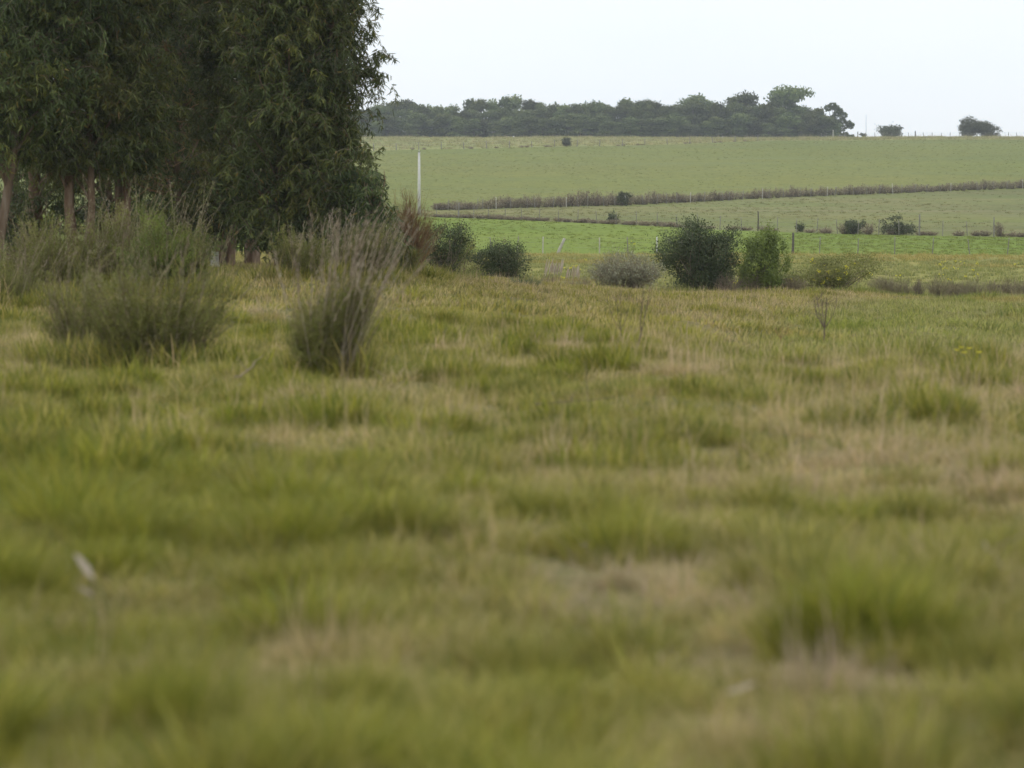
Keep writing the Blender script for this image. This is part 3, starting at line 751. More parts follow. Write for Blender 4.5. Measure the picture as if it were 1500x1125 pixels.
def broom_bush(name, px, y, w, h, label, n=420, green=0.7, lean=(0, 0), seed=5, leaf=52, straw=0, straw_h=1.0, mat='shrub_olive', cat='shrub', sleaf=0.026):
    """soft upright scrub: many thin wands with fine leaves, brown seed wands among them"""
    r = np.random.default_rng(seed); n = int(n * .75)
    b = at(px, y); b[2] -= 0.03
    t = empty(name, b, label, cat)
    st, lf = MB(), MB()
    a = r.uniform(0, 6.283, n); q = np.sqrt(r.random(n))
    nk = 9; ka = r.uniform(0, 6.283, nk); kq = np.sqrt(r.random(nk)) * .36 * w
    kc = np.stack([kq * np.cos(ka), kq * np.sin(ka), np.zeros(nk)], 1); kh = r.uniform(.5, 1.0, nk); kh[0] = 1.0; kl = r.normal(0, .09, (nk, 2))
    ki = r.integers(0, nk, n)
    base = kc[ki] * .55 + np.stack([np.cos(a) * q * w * .10, np.sin(a) * q * w * .10, np.zeros(n)], 1)
    hh = h * kh[ki] * r.uniform(.3, 1.0, n) ** .8
    e = kc[ki] * 1.15 + np.stack([np.cos(a) * q * w * .22 + (lean[0] + kl[ki, 0]) * hh, np.sin(a) * q * w * .22 + (lean[1] + kl[ki, 1]) * hh, hh], 1)
    P = curve3(base, e, np.stack([np.zeros(n), np.zeros(n), .14 * hh], 1) + r.normal(size=(n, 3)) * .035, 6)
    tubes(st, P + b, np.linspace(.005, .002, 6)[None] * np.ones((n, 1)), 3, r.random(n))
    isg = r.random(n) < green + .5 * (1 - green)
    m = n * leaf; i = np.repeat(np.arange(n), leaf)
    s = r.uniform(.03, 1, m); kx = np.clip((s * 5).astype(int), 0, 4); f = s * 5 - kx
    C = P[i, kx] * (1 - f[:, None]) + P[i, kx + 1] * f[:, None] + r.normal(size=(m, 3)) * .02
    d = unit(P[i, kx + 1] - P[i, kx]) + r.normal(size=(m, 3)) * .45
    clump = fnoise(C[:, 0] * 4 + seed, C[:, 2] * 4, 2)
    g = isg[i]
    kites(lf, (C + b)[g], d[g], sleaf * r.uniform(.7, 1.5, g.sum()), sleaf * .42 * np.ones(g.sum()), np.clip(clump[g] * 1.1 - .1 + r.normal(0, .15, g.sum()), 0, 1))
    link('stems', st.mesh('stems', b), M['wand'], t)
    link('foliage', lf.mesh('foliage', b), M[mat], t)
    if (~g).any():
        sd = MB(); kites(sd, (C + b)[~g], d[~g], sleaf * r.uniform(.7, 1.5, (~g).sum()), sleaf * .25 * np.ones((~g).sum()), r.random((~g).sum()))
        link('seed_wands', sd.mesh('seed_wands', b), M['brown_scrub'], t)['kind'] = 'stuff'
    wm = 'straw'
    if not straw: straw, straw_h, wm = int(18 * w), h * 1.2, 'brown_scrub'
    if straw:
        sm = MB(); az = r.uniform(0, 6.283, straw); q = np.sqrt(r.random(straw)) * w * .34
        C = np.stack([q * np.cos(az), q * np.sin(az), np.zeros(straw)], 1)
        H = straw_h * r.uniform(.55, 1.0, straw)
        e = C * 1.9 + np.stack([H * (lean[0] + r.uniform(-.2, .46, straw)) + .05 * r.normal(size=straw), .1 * r.normal(size=straw), H], 1)
        Ps = curve3(C, e, np.stack([-.015 * H + r.normal(0, .05, straw), r.normal(0, .04, straw), .02 * H], 1), 6)
        tubes(sm, Ps + b, np.tile([.004, .004, .003, .003, .003, .002], (straw, 1)), 3, r.random(straw))
        mm = straw * 11; i = np.repeat(np.arange(straw), 11); s = r.uniform(.6, 1, mm); kx = np.clip((s * 5).astype(int), 0, 4); f = s * 5 - kx
        C = Ps[i, kx] * (1 - f[:, None]) + Ps[i, kx + 1] * f[:, None]
        kites(sm, C + b, unit(Ps[i, kx + 1] - Ps[i, kx]) + r.normal(size=(mm, 3)) * .25, np.full(mm, .06), np.full(mm, .009), r.random(mm))
        link('dry_stalks', sm.mesh('dry_stalks', b), M[wm], t)['kind'] = 'stuff'
    return t

# scrub in front of the grove
broom_bush('scrub_bush', 225, float(ground(225, 541)[1]), 1.5, 1.25, 'broad dark olive scrub bush standing nearest the tall straw-stalked clump', 780, .78, (-.02, 0), 11)
broom_bush('scrub_bush', 128, 30.5, 1.2, 1.10, 'dark olive scrub bush with brown wands pressed against the broadest scrub bush', 460, .62, (0, 0), 12)
broom_bush('scrub_bush', 20, 44, 1.5, 1.05, 'deep green low scrub bush at the outer end of the scrub row', 380, .9, (0, 0), 13)
broom_bush('scrub_bush', 70, 48, 2.2, 1.55, 'wide scrub bush below the leaning pale gum trunk, green with brown wands', 560, .6, (.02, 0), 14, sleaf=.036)
broom_bush('scrub_bush', 165, 49, 1.9, 1.70, 'brownish scrub bush in front of the thick brown gum trunks', 520, .5, (.03, 0), 15, sleaf=.036)
broom_bush('scrub_bush', 240, 47, 1.5, 1.72, 'tall scrub bush with light green tips in front of the grove', 480, .85, (0, 0), 16, mat='shrub_green', sleaf=.036)
broom_bush('scrub_bush', 284, 47, 0.7, 1.35, 'narrow russet-brown wispy scrub bush edging the gap by the stump', 240, .15, (-.06, 0), 17, sleaf=.036)
broom_bush('scrub_bush', 435, 52, 1.3, 1.05, 'olive scrub bush behind the straw-stalked clump under hanging gum leaves', 360, .7, (.04, 0), 18, sleaf=.036)
broom_bush('straw_clump', 482, float(ground(482, 553)[1]), 0.72, 0.95, 'tall clump of pale straw stalks over a dark olive base on the meadow', 700, .8, (.06, 0), 19, straw=80, straw_h=1.5)
broom_bush('scrub_bush', 515, 55, 1.6, 1.15, 'russet-topped scrub bush under the grove edge behind the straw clump', 420, .4, (.1, 0), 20, straw=90, straw_h=1.5, sleaf=.036)
broom_bush('scrub_bush', 585, 60, 1.5, 1.10, 'brown wispy scrub bush at the foot of the low gum sapling', 380, .35, (.1, 0), 21, sleaf=.036)
twig_bush('russet_shrub', 600, 70, 1.35, 2.2, 210, 'red_twig', 'russet bare-twigged shrub rising just beside the white utility pole', 4, seed=22, rad=.007, spread=.25)
leafy_shrub('shrub', 648, 88, 1.75, 1.65, 'shrub_dark', 'brown-green shrub between the russet twigs and the small dark twin shrub', 8000, .06, .03, 8, 50, 23)
leafy_shrub('shrub', 674, 96, 1.7, 1.5, 'shrub_olive', 'olive green shrub tucked against the brown-green shrub', 8000, .06, .035, 9, 40, 24)
leafy_shrub('shrub', 708, 98, 1.7, 1.2, 'shrub_dark', 'smaller half of the dark twin shrub, beside the olive green shrub', 5500, .06, .03, 7, 30, 25)
leafy_shrub('shrub', 745, 98.5, 1.6, 1.5, 'shrub_dark', 'larger half of the dark twin shrub, next to the pale plumed grass', 9000, .06, .03, 9, 40, 26)
leafy_shrub('shrub', 1024, 101.5, 2.7, 2.5, 'shrub_dark', 'largest dark green round shrub, beside a brighter green shrub', 30000, .075, .042, 20, 80, 327)
leafy_shrub('shrub', 1122, 100, 1.6, 2.3, 'shrub_green', 'bright mid green rounded shrub leaning against the largest dark shrub', 16000, .075, .045, 13, 50, 328)
leafy_shrub('shrub', 1226, 101, 3.0, 1.42, 'shrub_olive', 'spreading olive shrub dotted with yellow blossom', 12000, .07, .035, 10, 80, 29, flower=28)
twig_bush('grey_shrub', 915, 98, 3.0, 1.5, 330, 'straw', 'silvery grey-green feathery shrub between plumed grass and the largest dark shrub', 4, seed=30, rad=.007, spread=.35, leaves=12000, leafmat='shrub_grey', leafL=.07)
twig_bush('dead_shrub', 1066, 99.5, 1.1, 0.95, 70, 'dry_twig', 'dead pinkish-brown twiggy shrub at the foot of the largest dark shrub', 4, seed=31, rad=.007)
twig_bush('dead_shrub', 1105, 100, 1.6, 0.9, 170, 'brown_scrub', 'grey-brown dead brush below the bright mid green shrub', 4, seed=32, rad=.006)
twig_bush('dead_shrub', 1158, 100, 1.4, 0.85, 150, 'brown_scrub', 'low grey-brown brush filling the gap next to the yellow-flowered shrub', 4, seed=33, rad=.006)
twig_bush('dead_shrub', 1295, 99, 1.4, 0.85, 160, 'brown_scrub', 'low brown brush at the outer side of the yellow-flowered shrub', 4, seed=34, rad=.006)
twig_bush('dead_shrub', 1346, 98, 0.5, 0.9, 60, 'dry_twig', 'small reddish-brown upright dead plant in the low brush line', 3, seed=35, rad=.006, spread=.25)
for i, px in enumerate((1322, 1372, 1398, 1424, 1450, 1474, 1498, 1525)):
    twig_bush('dead_shrub', px, 98.5 + 1.0 * (i % 3), 1.3, 0.78 + .1 * (i % 2), 150, 'brown_scrub', 'low dull brown brush in the line edging the yellow-flecked meadow', 3, seed=40 + i, rad=.006, group='low brush along the ditch')
for i, px in enumerate((795, 855, 975)):
    twig_bush('dead_shrub', px, 101, 0.9, 0.5, 60, 'brown_scrub', 'small dead brown brush beside the pale plumed grass or grey shrub', 3, seed=50 + i, rad=.006, group='dead brush around plumes')
# pale plumed grasses
for i, (px, w_) in enumerate(((806, .55), (834, .4))):
    b = at(px, 93 + i * .4); mb, pl = MB(), MB(); n = 20 if i == 0 else 12
    t = empty('plumed_grass', b, ['wider tuft of pale pinkish plumed grass below the leaning fence post', 'narrower tuft of pale plumed grass beside the grey feathery shrub'][i], 'grass tuft')
    bx = np.stack([np.linspace(-w_ / 2, w_ / 2, n) + rng.normal(0, .03, n), rng.normal(0, .1, n), np.zeros(n)], 1)
    H = rng.uniform(.6, .9, n); e = bx + np.stack([H * .22, np.zeros(n), H], 1)
    tubes(mb, curve3(bx, e, np.zeros((n, 3)), 4) + b, np.full((n, 4), .006), 3, rng.random(n))
    tubes(pl, curve3(bx * .5 + e * .5, e, np.zeros((n, 3)), 5) + b, np.tile([.008, .017, .019, .014, .004], (n, 1)), 5, rng.random(n))
    nb = 90; bb = np.stack([rng.uniform(-w_ / 2, w_ / 2, nb), rng.normal(0, .1, nb), np.zeros(nb)], 1)
    blades(mb, bb + b, rng.uniform(.2, .42, nb), np.full(nb, .012), rng.uniform(0, 6.28, nb), rng.uniform(.05, .2, nb), rng.random(nb) * .6, 3)
    link('stalks', mb.mesh('stalks', b), M['straw'], t); link('plumes', pl.mesh('plumes', b), M['plume'], t)
# blue-green rushes tuft in front of the twin shrub
b = at(770, 78); mb = MB(); n = 420
t = empty('rush_tuft', b, 'dull blue-green rush tuft in front of the dark twin shrub', 'grass tuft')
a_ = rng.uniform(0, 6.28, n); q = np.sqrt(rng.random(n)) * .42
blades(mb, np.stack([q * np.cos(a_), q * np.sin(a_) * .5, np.zeros(n)], 1) + b, rng.uniform(.2, .42, n), np.full(n, .012), a_, rng.uniform(.05, .3, n), rng.random(n), 3)
M['rush'] = leaf_mat('rush_blades', [(0, (0.10, 0.14, 0.07)), (1, (0.20, 0.23, 0.13))], .3)
link('blades', mb.mesh('blades', b), M['rush'], t)

# stump and litter at the foot of the grove
b = at(314, 62); mb = MB(); k = np.linspace(0, 1, 5)
P = np.stack([.02 * k, 0 * k, .32 * k], 1) + b; tubes(mb, P[None], np.array([[.13, .105, .095, .09, .085]]), 11, .5, True)
t = empty('tree_stump', b, 'short pale grey tree stump in the gap under the gum trees', 'stump')
link('stump_wood', mb.mesh('stump_wood', b, False), M['palewood'], t)

# ------------------------------------------------------------------ bare saplings, sticks, flowers, dry leaves on the meadow
def bare_sapling(px, py, h, stems, label, seed, fan=.4, lean=0., rad=.012, mat='dry_twig'):
    r = np.random.default_rng(seed); b = ground(px, py); mb = MB(); b[2] -= .03
    t = empty('bare_sapling', b, label, 'sapling')
    P0 = curve3(np.zeros((1, 3)), np.array([[lean * h * .3, 0, h * .33]]), np.zeros((1, 3)), 4)
    tubes(mb, P0 + b, np.array([[rad, rad * .9, rad * .8, rad * .7]]), 6, .3)
    s0 = np.repeat(P0[:, 3], stems, 0)
    f = np.linspace(-fan, fan, stems) + r.normal(0, .05, stems)
    e = s0 + np.stack([f * h + lean * h * .6, r.normal(0, .15 * h, stems), h * r.uniform(.5, .68, stems)], 1)
    P = curve3(s0, e, np.stack([f * h * .18, np.zeros(stems), -.04 * h * np.ones(stems)], 1), 7)
    tubes(mb, P + b, np.linspace(rad * .6, rad * .18, 7)[None] * np.ones((stems, 1)), 5, r.random(stems) * .5)
    m = stems * 5; i = r.integers(0, stems, m); j = r.integers(2, 6, m)
    e2 = P[i, j] + np.stack([r.normal(0, .09, m), r.normal(0, .09, m), r.uniform(.05, .22, m)], 1) * h
    tubes(mb, curve3(P[i, j], e2, np.zeros((m, 3)), 3) + b, np.linspace(rad * .3, rad * .12, 3)[None] * np.ones((m, 1)), 3, r.random(m) * .5)
    link('stems', mb.mesh('stems', b), M[mat], t)
bare_sapling(1207, 506, .9, 6, 'vase-shaped bare sapling with several thin upright stems on the meadow', 61, .16, .02, .016)
bare_sapling(931, 521, .85, 2, 'single dark bare stem leaning out of the grass in front of the grey shrub', 62, .06, .24, .013)
bare_sapling(912, 512, .75, 4, 'faint thin-stemmed bare sapling beside the leaning dark bare stem', 63, .2, -.1, .007)
bare_sapling(1143, 502, .3, 4, 'short reddish twiggy sapling between the leaning stem and the vase-shaped sapling', 64, .3, .1, .01, 'red_twig')
bare_sapling(1150, 525, .28, 3, 'tiny dry twig plant in straw grass below the short reddish sapling', 65, .3, 0, .006, 'straw')
bare_sapling(1355, 545, .25, 2, 'small leaning dry stalk beside the yellow ground flowers', 66, .2, -.5, .007)
def stick(pts, rad, label, mat='dry_twig', lift=.12):
    G = np.array([ground(a, c) for a, c in pts]); G[:, 2] += lift
    b = G[0].copy(); b[2] -= lift; mb = MB()
    s = np.linspace(0, len(pts) - 1, 9); P = np.stack([np.interp(s, np.arange(len(pts)), G[:, j]) for j in range(3)], 1)
    P += rng.normal(0, .008, P.shape)
    tubes(mb, P[None], np.linspace(rad, rad * .4, 9)[None], 6, .3, True)
    i = np.array([3, 5]); e = P[i] + rng.normal(0, 1, (2, 3)) * .1 + np.array([0, 0, .08])
    tubes(mb, curve3(P[i], e, np.zeros((2, 3)), 3), np.tile([rad * .5, rad * .4, rad * .2], (2, 1)), 4, .3)
    t = empty('fallen_stick', b, label, 'stick'); link('branch', mb.mesh('branch', b), M[mat], t)
stick([(780, 608), (830, 604), (865, 603), (905, 596)], .008, 'crooked brown stick lying across the middle of the meadow', lift=.08)
stick([(346, 583), (366, 572), (385, 545)], .008, 'pale dry stalk leaning in the grass near the straw-stalked clump', 'straw', .16)
stick([(1442, 850), (1450, 870), (1472, 892)], .006, 'curved pale dead stem standing in grass near the worn track end', 'straw', .12)

def curled_leaf(C, D, L, W, roll, name, label, stem=None, seed=0, tone=.6):
    """a dry leaf: cupped lamina with a midrib, optionally on a stalk"""
    C = np.array(C, float); D = unit(np.array(D, float)); S = unit(np.cross(D, [0, -.5, 1.0])); N = np.cross(S, D)
    b = C.copy(); b[2] = float(terrain(C[0], C[1]))
    t = empty(name, b, label, 'leaf')
    mb = MB(); nu, nv = 9, 5; V = []
    for i in range(nu):
        s = i / (nu - 1); w = W * .5 * math.sin(math.pi * min(1, s * .92 + .05)) ** .7
        for j in range(nv):
            q = (j / (nv - 1)) * 2 - 1
            V.append(C + D * L * s + S * w * q * math.cos(roll * q * .5) + N * (w * roll * q * q * .6 + L * .18 * s * s))
    f = []
    for i in range(nu - 1):
        for j in range(nv - 1):
            a = i * nv + j; f += [(a, a + 1, a + nv + 1), (a, a + nv + 1, a + nv)]
    mb.add(V, f, np.clip(np.random.default_rng(seed).normal(tone, .12, len(f)), 0, 1))
    link('lamina', mb.mesh('lamina', b, True), M['dryleaf'], t)
    rb = MB(); P = np.array([C + D * L * s + N * (L * .18 * s * s - .002) for s in np.linspace(0, 1, 5)])
    tubes(rb, P[None], np.array([[.0025, .002, .0018, .0014, .0008]]), 4, .3); link('midrib', rb.mesh('midrib', b), M['straw'], t)
    if stem is not None:
        sb = MB(); P = curve3(np.array([stem], float), C[None], np.zeros((1, 3)), 5); tubes(sb, P, np.full((1, 5), .003), 5, .3)
        link('stalk', sb.mesh('stalk', b), M['dry_twig'], t)
def pix(px, py, y):
    return np.array([T(px) * y, y, CAMZ + (HOR - py) / F * y])
yl = 9.0; g0 = np.array([T(140) * yl, yl, float(terrain(T(140) * yl, yl))])
curled_leaf(pix(133, 850, yl), pix(104, 819, yl) - pix(133, 850, yl), .098, .036, 1.0, 'dry_leaf', 'pale curled dry leaf standing up on a thin stalk in lush grass', g0, 1, .85)
curled_leaf(pix(135, 876, yl), pix(112, 866, yl) - pix(135, 876, yl), .06, .024, .8, 'dry_leaf', 'smaller greyish dry leaf low on a stalk just below the pale curled leaf', g0 + np.array([.01, 0, 0]), 2, .35)
for i, (px, py, L_, az, lab) in enumerate((
        (845, 824, .10, .3, 'pale dry leaf lying in grass at the head of the worn track'),
        (1065, 1052, .11, .1, 'tan dry leaf lying beside the worn track on straw grass'),
        (345, 580, .08, 1.0, 'white dry leaf at the foot of the pale leaning stalk'),
        (636, 553, .12, .6, 'bright dry leaf in the grass beside the straw-stalked clump'),
        (665, 556, .16, -.3, 'tan dry leaf strip near the bright dry leaf'),
        (648, 655, .10, .8, 'small pale dry leaf in open grass below the straw-stalked clump'),
        (1265, 912, .08, .2, 'cream dry leaf on straw grass above the worn track end'),
        (1490, 998, .10, -.2, 'cream dry leaf on straw grass near the curved dead stem'))):
    g = ground(px, py); g[2] += .06
    curled_leaf(g, (math.cos(az), math.sin(az) * .4, .2), L_ * .7, L_ * .22, .6, 'dry_leaf', lab, None, 10 + i, .4)

# yellow ground flowers
for i, (px, py) in enumerate(((1402, 548), (1412, 552), (1420, 546), (1434, 553), (1408, 543))):
    b = ground(px, py); mb, st = MB(), MB(); m = 12
    t = empty('yellow_flower', b, 'small yellow flower in the grass beyond the dry bank', 'flower', 'yellow flowers beyond the bank')
    c = b + np.array([0, 0, .24]); a_ = np.linspace(0, 6.283, m, endpoint=False)
    kites(mb, np.tile(c, (m, 1)), np.stack([np.cos(a_), np.sin(a_), .5 * np.ones(m)], 1), np.full(m, .035), np.full(m, .02), rng.random(m))
    tubes(st, curve3(b[None], c[None], np.array([[.02, 0, 0]]), 4), np.full((1, 4), .003), 4, .3)
    link('petals', mb.mesh('petals', b), M['yellow'], t); link('stem', st.mesh('stem', b), M['rush'], t)
# tall yellow-flowered plants in the rough meadow
def flower_plant(px, py, h, label, group=None, seed=0, n=9):
    r = np.random.default_rng(seed); b = ground(px, py); st, pe = MB(), MB()
    t = empty('yellow_flowered_plant', b, label, 'plant', group)
    e = np.stack([r.normal(0, .22 * h, n), r.normal(0, .2 * h, n), h * r.uniform(.6, 1, n)], 1)
    P = curve3(np.zeros((n, 3)), e, np.zeros((n, 3)), 4); tubes(st, P + b, np.full((n, 4), .008), 3, r.random(n))
    m = 6 * n; i = r.integers(0, n, m); kites(st, b + P[i, r.integers(0, 3, m)], r.normal(size=(m, 3)), np.full(m, .07), np.full(m, .025), r.random(m))
    link('stems', st.mesh('stems', b), M['shrub_olive'], t)
    for k in range(n):
        pe = MB(); kites(pe, np.tile(b + e[k], (8, 1)) + r.normal(size=(8, 3)) * .012, r.normal(size=(8, 3)) + [0, 0, .4], np.full(8, .05), np.full(8, .04), r.random(8))
        link('flower_head', pe.mesh('flower_head', b), M['yellow'], t)
flower_plant(927, 371, .9, 'tall yellow-flowered plant at the field fence by the white post', seed=1, n=7)
flower_plant(836, 405, .55, 'yellow-flowered plant rising behind the pale plumed grass', seed=2)
flower_plant(690, 385, .6, 'yellow-flowered plant behind the olive green shrub', seed=3)
rr = np.random.default_rng(77)
for i in range(46):
    px = rr.uniform(1000, 1500) if i > 10 else rr.uniform(790, 960); py = rr.uniform(386, 421)
    flower_plant(px, py, rr.uniform(.2, .45), 'small yellow-flowered weed scattered in the rough meadow beyond the ditch', 'yellow weeds of the rough meadow', 100 + i, 3)
# ------------------------------------------------------------------ fences and poles
def post_mesh(h, r, seed, sides=8):
    q = np.random.default_rng(seed); mb = MB(); k = np.array([-.15, 0, .35, .7, 1.0]) * h
    P = np.stack([q.normal(0, .1 * r, 5), q.normal(0, .1 * r, 5), k], 1)
    R = r * np.array([1.08, 1.05, 1.0, .95, .88]) * q.uniform(.94, 1.06, 5)
    tubes(mb, P[None], R[None], sides, .5, True); return mb.mesh('post')
def fence(label, posts, h, r, mat='wood', wires=3, special=None, wr=.004, jit=.05):
    """posts: list of ground points; special maps an index to (height, radius, material, tilt, label)"""
    b = posts[0]; t = empty('wire_fence', b, label, 'fence')
    var = [post_mesh(h * s, r, 5 + i) for i, s in enumerate((1, .94, 1.05))]
    tops = []
    for i, p in enumerate(posts):
        sp = (special or {}).get(i)
        if sp: me = post_mesh(sp[0], sp[1], 90 + i); mm = sp[2]; tilt = sp[3]; hh = sp[0]
        else: me = var[i % 3]; mm = mat; tilt = rng.normal(0, jit); hh = h
        o = link('post', me, M[mm], t, p - b); o.rotation_euler = (rng.normal(0, jit), tilt, rng.uniform(0, 3) if not sp else 0)
        if sp and sp[4]: o['label'] = sp[4]
        tops.append((p, tilt, h))
    for w in range(wires):
        f = .92 - .27 * w
        P = np.array([p + np.array([math.sin(tl) * hh * f, -.02 - r, math.cos(tl) * hh * f]) for p, tl, hh in tops])
        mb = MB(); tubes(mb, P[None], np.full((1, len(P)), wr), 4, .5); link('wire', mb.mesh('wire', b), M['wire'], t)
    return t
def on(bound, px, off=0.0):
    t = T(px); y = float(bound(np.array([t]))[0]) + off
    return np.array([t * y, y, float(terrain(t * y, y))])
P1 = [on(B1, p) for p in (675, 719, 757, 795, 817, 878, 920, 962, 1010, 1060, 1110, 1161, 1200, 1256, 1310, 1365, 1420, 1475, 1530)]
fence('wire fence with mixed old posts along the near edge of the bright green field', P1, 1.15, .035, 'wood', 3, {
    4: (1.15, .10, 'palewood', .42, 'thick bleached post leaning over'), 7: (1.2, .045, 'white', 0, 'white painted post'),
    3: (1.15, .04, 'palewood', .02, None), 5: (1.1, .04, 'palewood', 0, None), 11: (1.45, .085, 'darkwood', .02, 'thick dark post')})
P2 = [on(B2, p, .6) for p in (640, 672, 694, 716, 740, 764, 790, 818, 846, 874, 902, 932, 962, 992, 1022, 1054, 1086, 1110, 1138, 1166, 1196, 1226, 1256, 1286, 1316, 1346, 1380, 1416, 1455, 1500)]
fence('thin wire fence between the bright green field and the dull lower pasture', P2, 1.25, .035, 'wood', 3, {
    1: (1.6, .07, 'wood', 0, None), 17: (1.7, .06, 'darkwood', 0, None), 25: (1.75, .07, 'wood', 0, 'tall thick grey post'), 28: (1.6, .06, 'wood', 0, None)})
P3 = [on(B3, p, -1.6) for p in np.sort(np.arange(655, 1535, 19.0) + rng.uniform(-6, 6, 47))]
fence('long pale-posted wire fence in front of the brown hedgerow', P3, 1.3, .045, 'wood', 3, {k: (rng.uniform(1.2, 1.5), .05, 'palewood', rng.normal(0, .06), None) for k in range(4, 60, 5)}, jit=.08)
P4 = [on(B4, p, -.5) for p in np.arange(548, 1140, 33.0)]
fence('faint wire fence along the upper hill below the distant wood', P4, 1.6, .10, 'wood', 2, wr=.012)
ridge = lambda p, off=0: at(p, 846 + off)
P5 = [ridge(p) for p in (1202, 1219, 1237, 1255, 1266, 1280, 1292, 1305, 1318, 1329, 1339, 1351, 1364, 1377, 1390, 1403, 1416, 1428, 1441, 1462, 1475, 1487, 1500, 1512)]
fence('skyline wire fence on the bare ridge beside the lone trees', P5, 1.5, .09, 'wood', 2, {3: (1.9, .14, 'wood', 0, None), 10: (2.0, .17, 'darkwood', 0, None), 1: (2.3, .16, 'palewood', 0, None)}, wr=.012)

# utility pole: tapered concrete with recessed faces, steel cap and a pin insulator
b = ground(614, 314.5); pole_h = 91 / F * b[1]
t = empty('utility_pole', b, 'tall slim white concrete utility pole without wires above the russet twigs', 'pole')
def box(mb, c0, s0, c1, s1):
    V = []
    for c, s in ((c0, s0), (c1, s1)):
        for sx, sy in ((-1, -1), (1, -1), (1, 1), (-1, 1)): V.append((c[0] + sx * s[0], c[1] + sy * s[1], c[2]))
    q = [(0, 1, 5, 4), (1, 2, 6, 5), (2, 3, 7, 6), (3, 0, 4, 7), (4, 5, 6, 7), (3, 2, 1, 0)]
    f = [x for a in q for x in ((a[0], a[1], a[2]), (a[0], a[2], a[3]))]; mb.add(np.array(V) + b, f, .5)
mb = MB()
for sx in (-1, 1): box(mb, (sx * .135, 0, -.2), (.05, .12, 0), (sx * .085, 0, pole_h), (.03, .08, 0))
box(mb, (0, 0, -.2), (.086, .07, 0), (0, 0, pole_h - .02), (.056, .045, 0))
link('shaft', mb.mesh('shaft', b), M['concrete'], t)
mb = MB(); box(mb, (0, 0, pole_h), (.13, .10, 0), (0, 0, pole_h + .07), (.13, .10, 0)); link('cap', mb.mesh('cap', b), M['wire'], t)
mb = MB(); k = np.array([[0, 0, pole_h + .07], [0, 0, pole_h + .16], [0, 0, pole_h + .2], [0, 0, pole_h + .27]]) + b
tubes(mb, k[None], np.array([[.02, .02, .06, .04]]), 8, .5, True); link('insulator', mb.mesh('insulator', b), M['white'], t)
# far radio mast
b = at(1267, 862); mb = MB(); h = 36 / F * 862
t = empty('radio_mast', b, 'hair-thin mast standing on the ridge next to the lone trees', 'mast')
k = np.linspace(0, 1, 5); tubes(mb, (np.stack([0 * k, 0 * k, k * h], 1) + b)[None], np.linspace(.09, .03, 5)[None], 6, .5, True)
link('shaft', mb.mesh('shaft', b), M['wire'], t)
mb = MB(); tubes(mb, np.array([[[-.5, 0, h * .93], [0, 0, h * .93], [.5, 0, h * .93]]]) + b, np.full((1, 3), .02), 4); link('crossbar', mb.mesh('crossbar', b), M['wire'], t)

# ------------------------------------------------------------------ hedgerow and hill shrubs
def scrub_mesh(seed, w, h, n, leafL, twigs=26):
    r = np.random.default_rng(seed); st, lf = MB(), MB()
    a = r.uniform(0, 6.283, twigs); q = np.sqrt(r.random(twigs)) * w / 2
    hh = h * r.uniform(.55, 1.05, twigs) * (1 - .35 * (2 * q / w) ** 2)
    e = np.stack([q * np.cos(a), q * np.sin(a), hh], 1); bs = e * np.array([.35, .35, 0])
    P = curve3(bs, e, r.normal(size=(twigs, 3)) * .06, 5)
    tubes(st, P, np.linspace(.025, .01, 5)[None] * np.ones((twigs, 1)), 3, r.random(twigs))
    i = r.integers(0, twigs, n); s = r.uniform(.1, 1, n); kx = np.clip((s * 4).astype(int), 0, 3); f = (s * 4 - kx)[:, None]
    C = P[i, kx] * (1 - f) + P[i, kx + 1] * f + r.normal(size=(n, 3)) * .10
    C[:, 2] = np.maximum(C[:, 2], .02)
    kites(lf, C, r.normal(size=(n, 3)) + np.array([0, 0, 1.2]), leafL * r.uniform(.6, 1.4, n), leafL * .35 * r.uniform(.7, 1.4, n), np.clip(r.normal(.45, .25, n), 0, 1))
    return st.mesh('stems'), lf.mesh('foliage')
hv = [scrub_mesh(200 + i, 1.7, 1.55, 420, .20, 34) for i in range(6)]
lv = [scrub_mesh(230 + i, 1.5, .9, 420, .16, 40) for i in range(4)]
hv = hv + lv
for s_, l_ in hv: s_.materials.append(M['dry_twig']); l_.materials.append(M['brown_scrub'])
def put_scrub(p, name, label, sc, group, cat='shrub', v=None):
    s_, l_ = hv[(rng.integers(6) if sc[2] > .6 else rng.integers(6, 10)) if v is None else v]
    t = empty(name, p, label, cat, group, rng.uniform(0, 6.28), sc); link('stems', s_, None, t); link('foliage', l_, None, t); return t
px = 640.0
while px < 1530:
    d_ = float(B3(np.array([T(px)]))[0])
    prof = np.interp(px, [640, 700, 740, 860, 900, 980, 1040, 1160, 1260, 1330, 1400, 1440, 1530], [.62, .65, .9, 1.1, 1.05, .95, .75, .85, .85, .75, .72, .9, 1.0]) * rng.uniform(.75, 1.3)
    put_scrub(on(B3, px, rng.uniform(.4, 3.0)), 'hedge_shrub', 'brown half-leafless shrub in the long hedgerow crossing the hillside', (1.0, 1.0, max(.61, prof)), 'brown hedgerow on the hillside')
    px += rng.uniform(5, 10)
for px in list(np.arange(636, 1000, 9.0)) + [1010, 1022, 1040, 1075, 1086, 1120, 1130, 1190, 1204, 1212, 1300, 1352, 1362, 1400, 1412, 1430, 1440, 1470, 1480, 1495, 1505, 1512]:
    put_scrub(on(B2, px + rng.normal(0, 3), rng.uniform(.8, 2.0)), 'fence_scrub', 'low brown weed clump along the top edge of the bright green field', (.9, .9, rng.uniform(.3, .6)) if px > 760 else (1.0, 1.0, rng.uniform(.35, .6)), 'weeds along the field top fence')
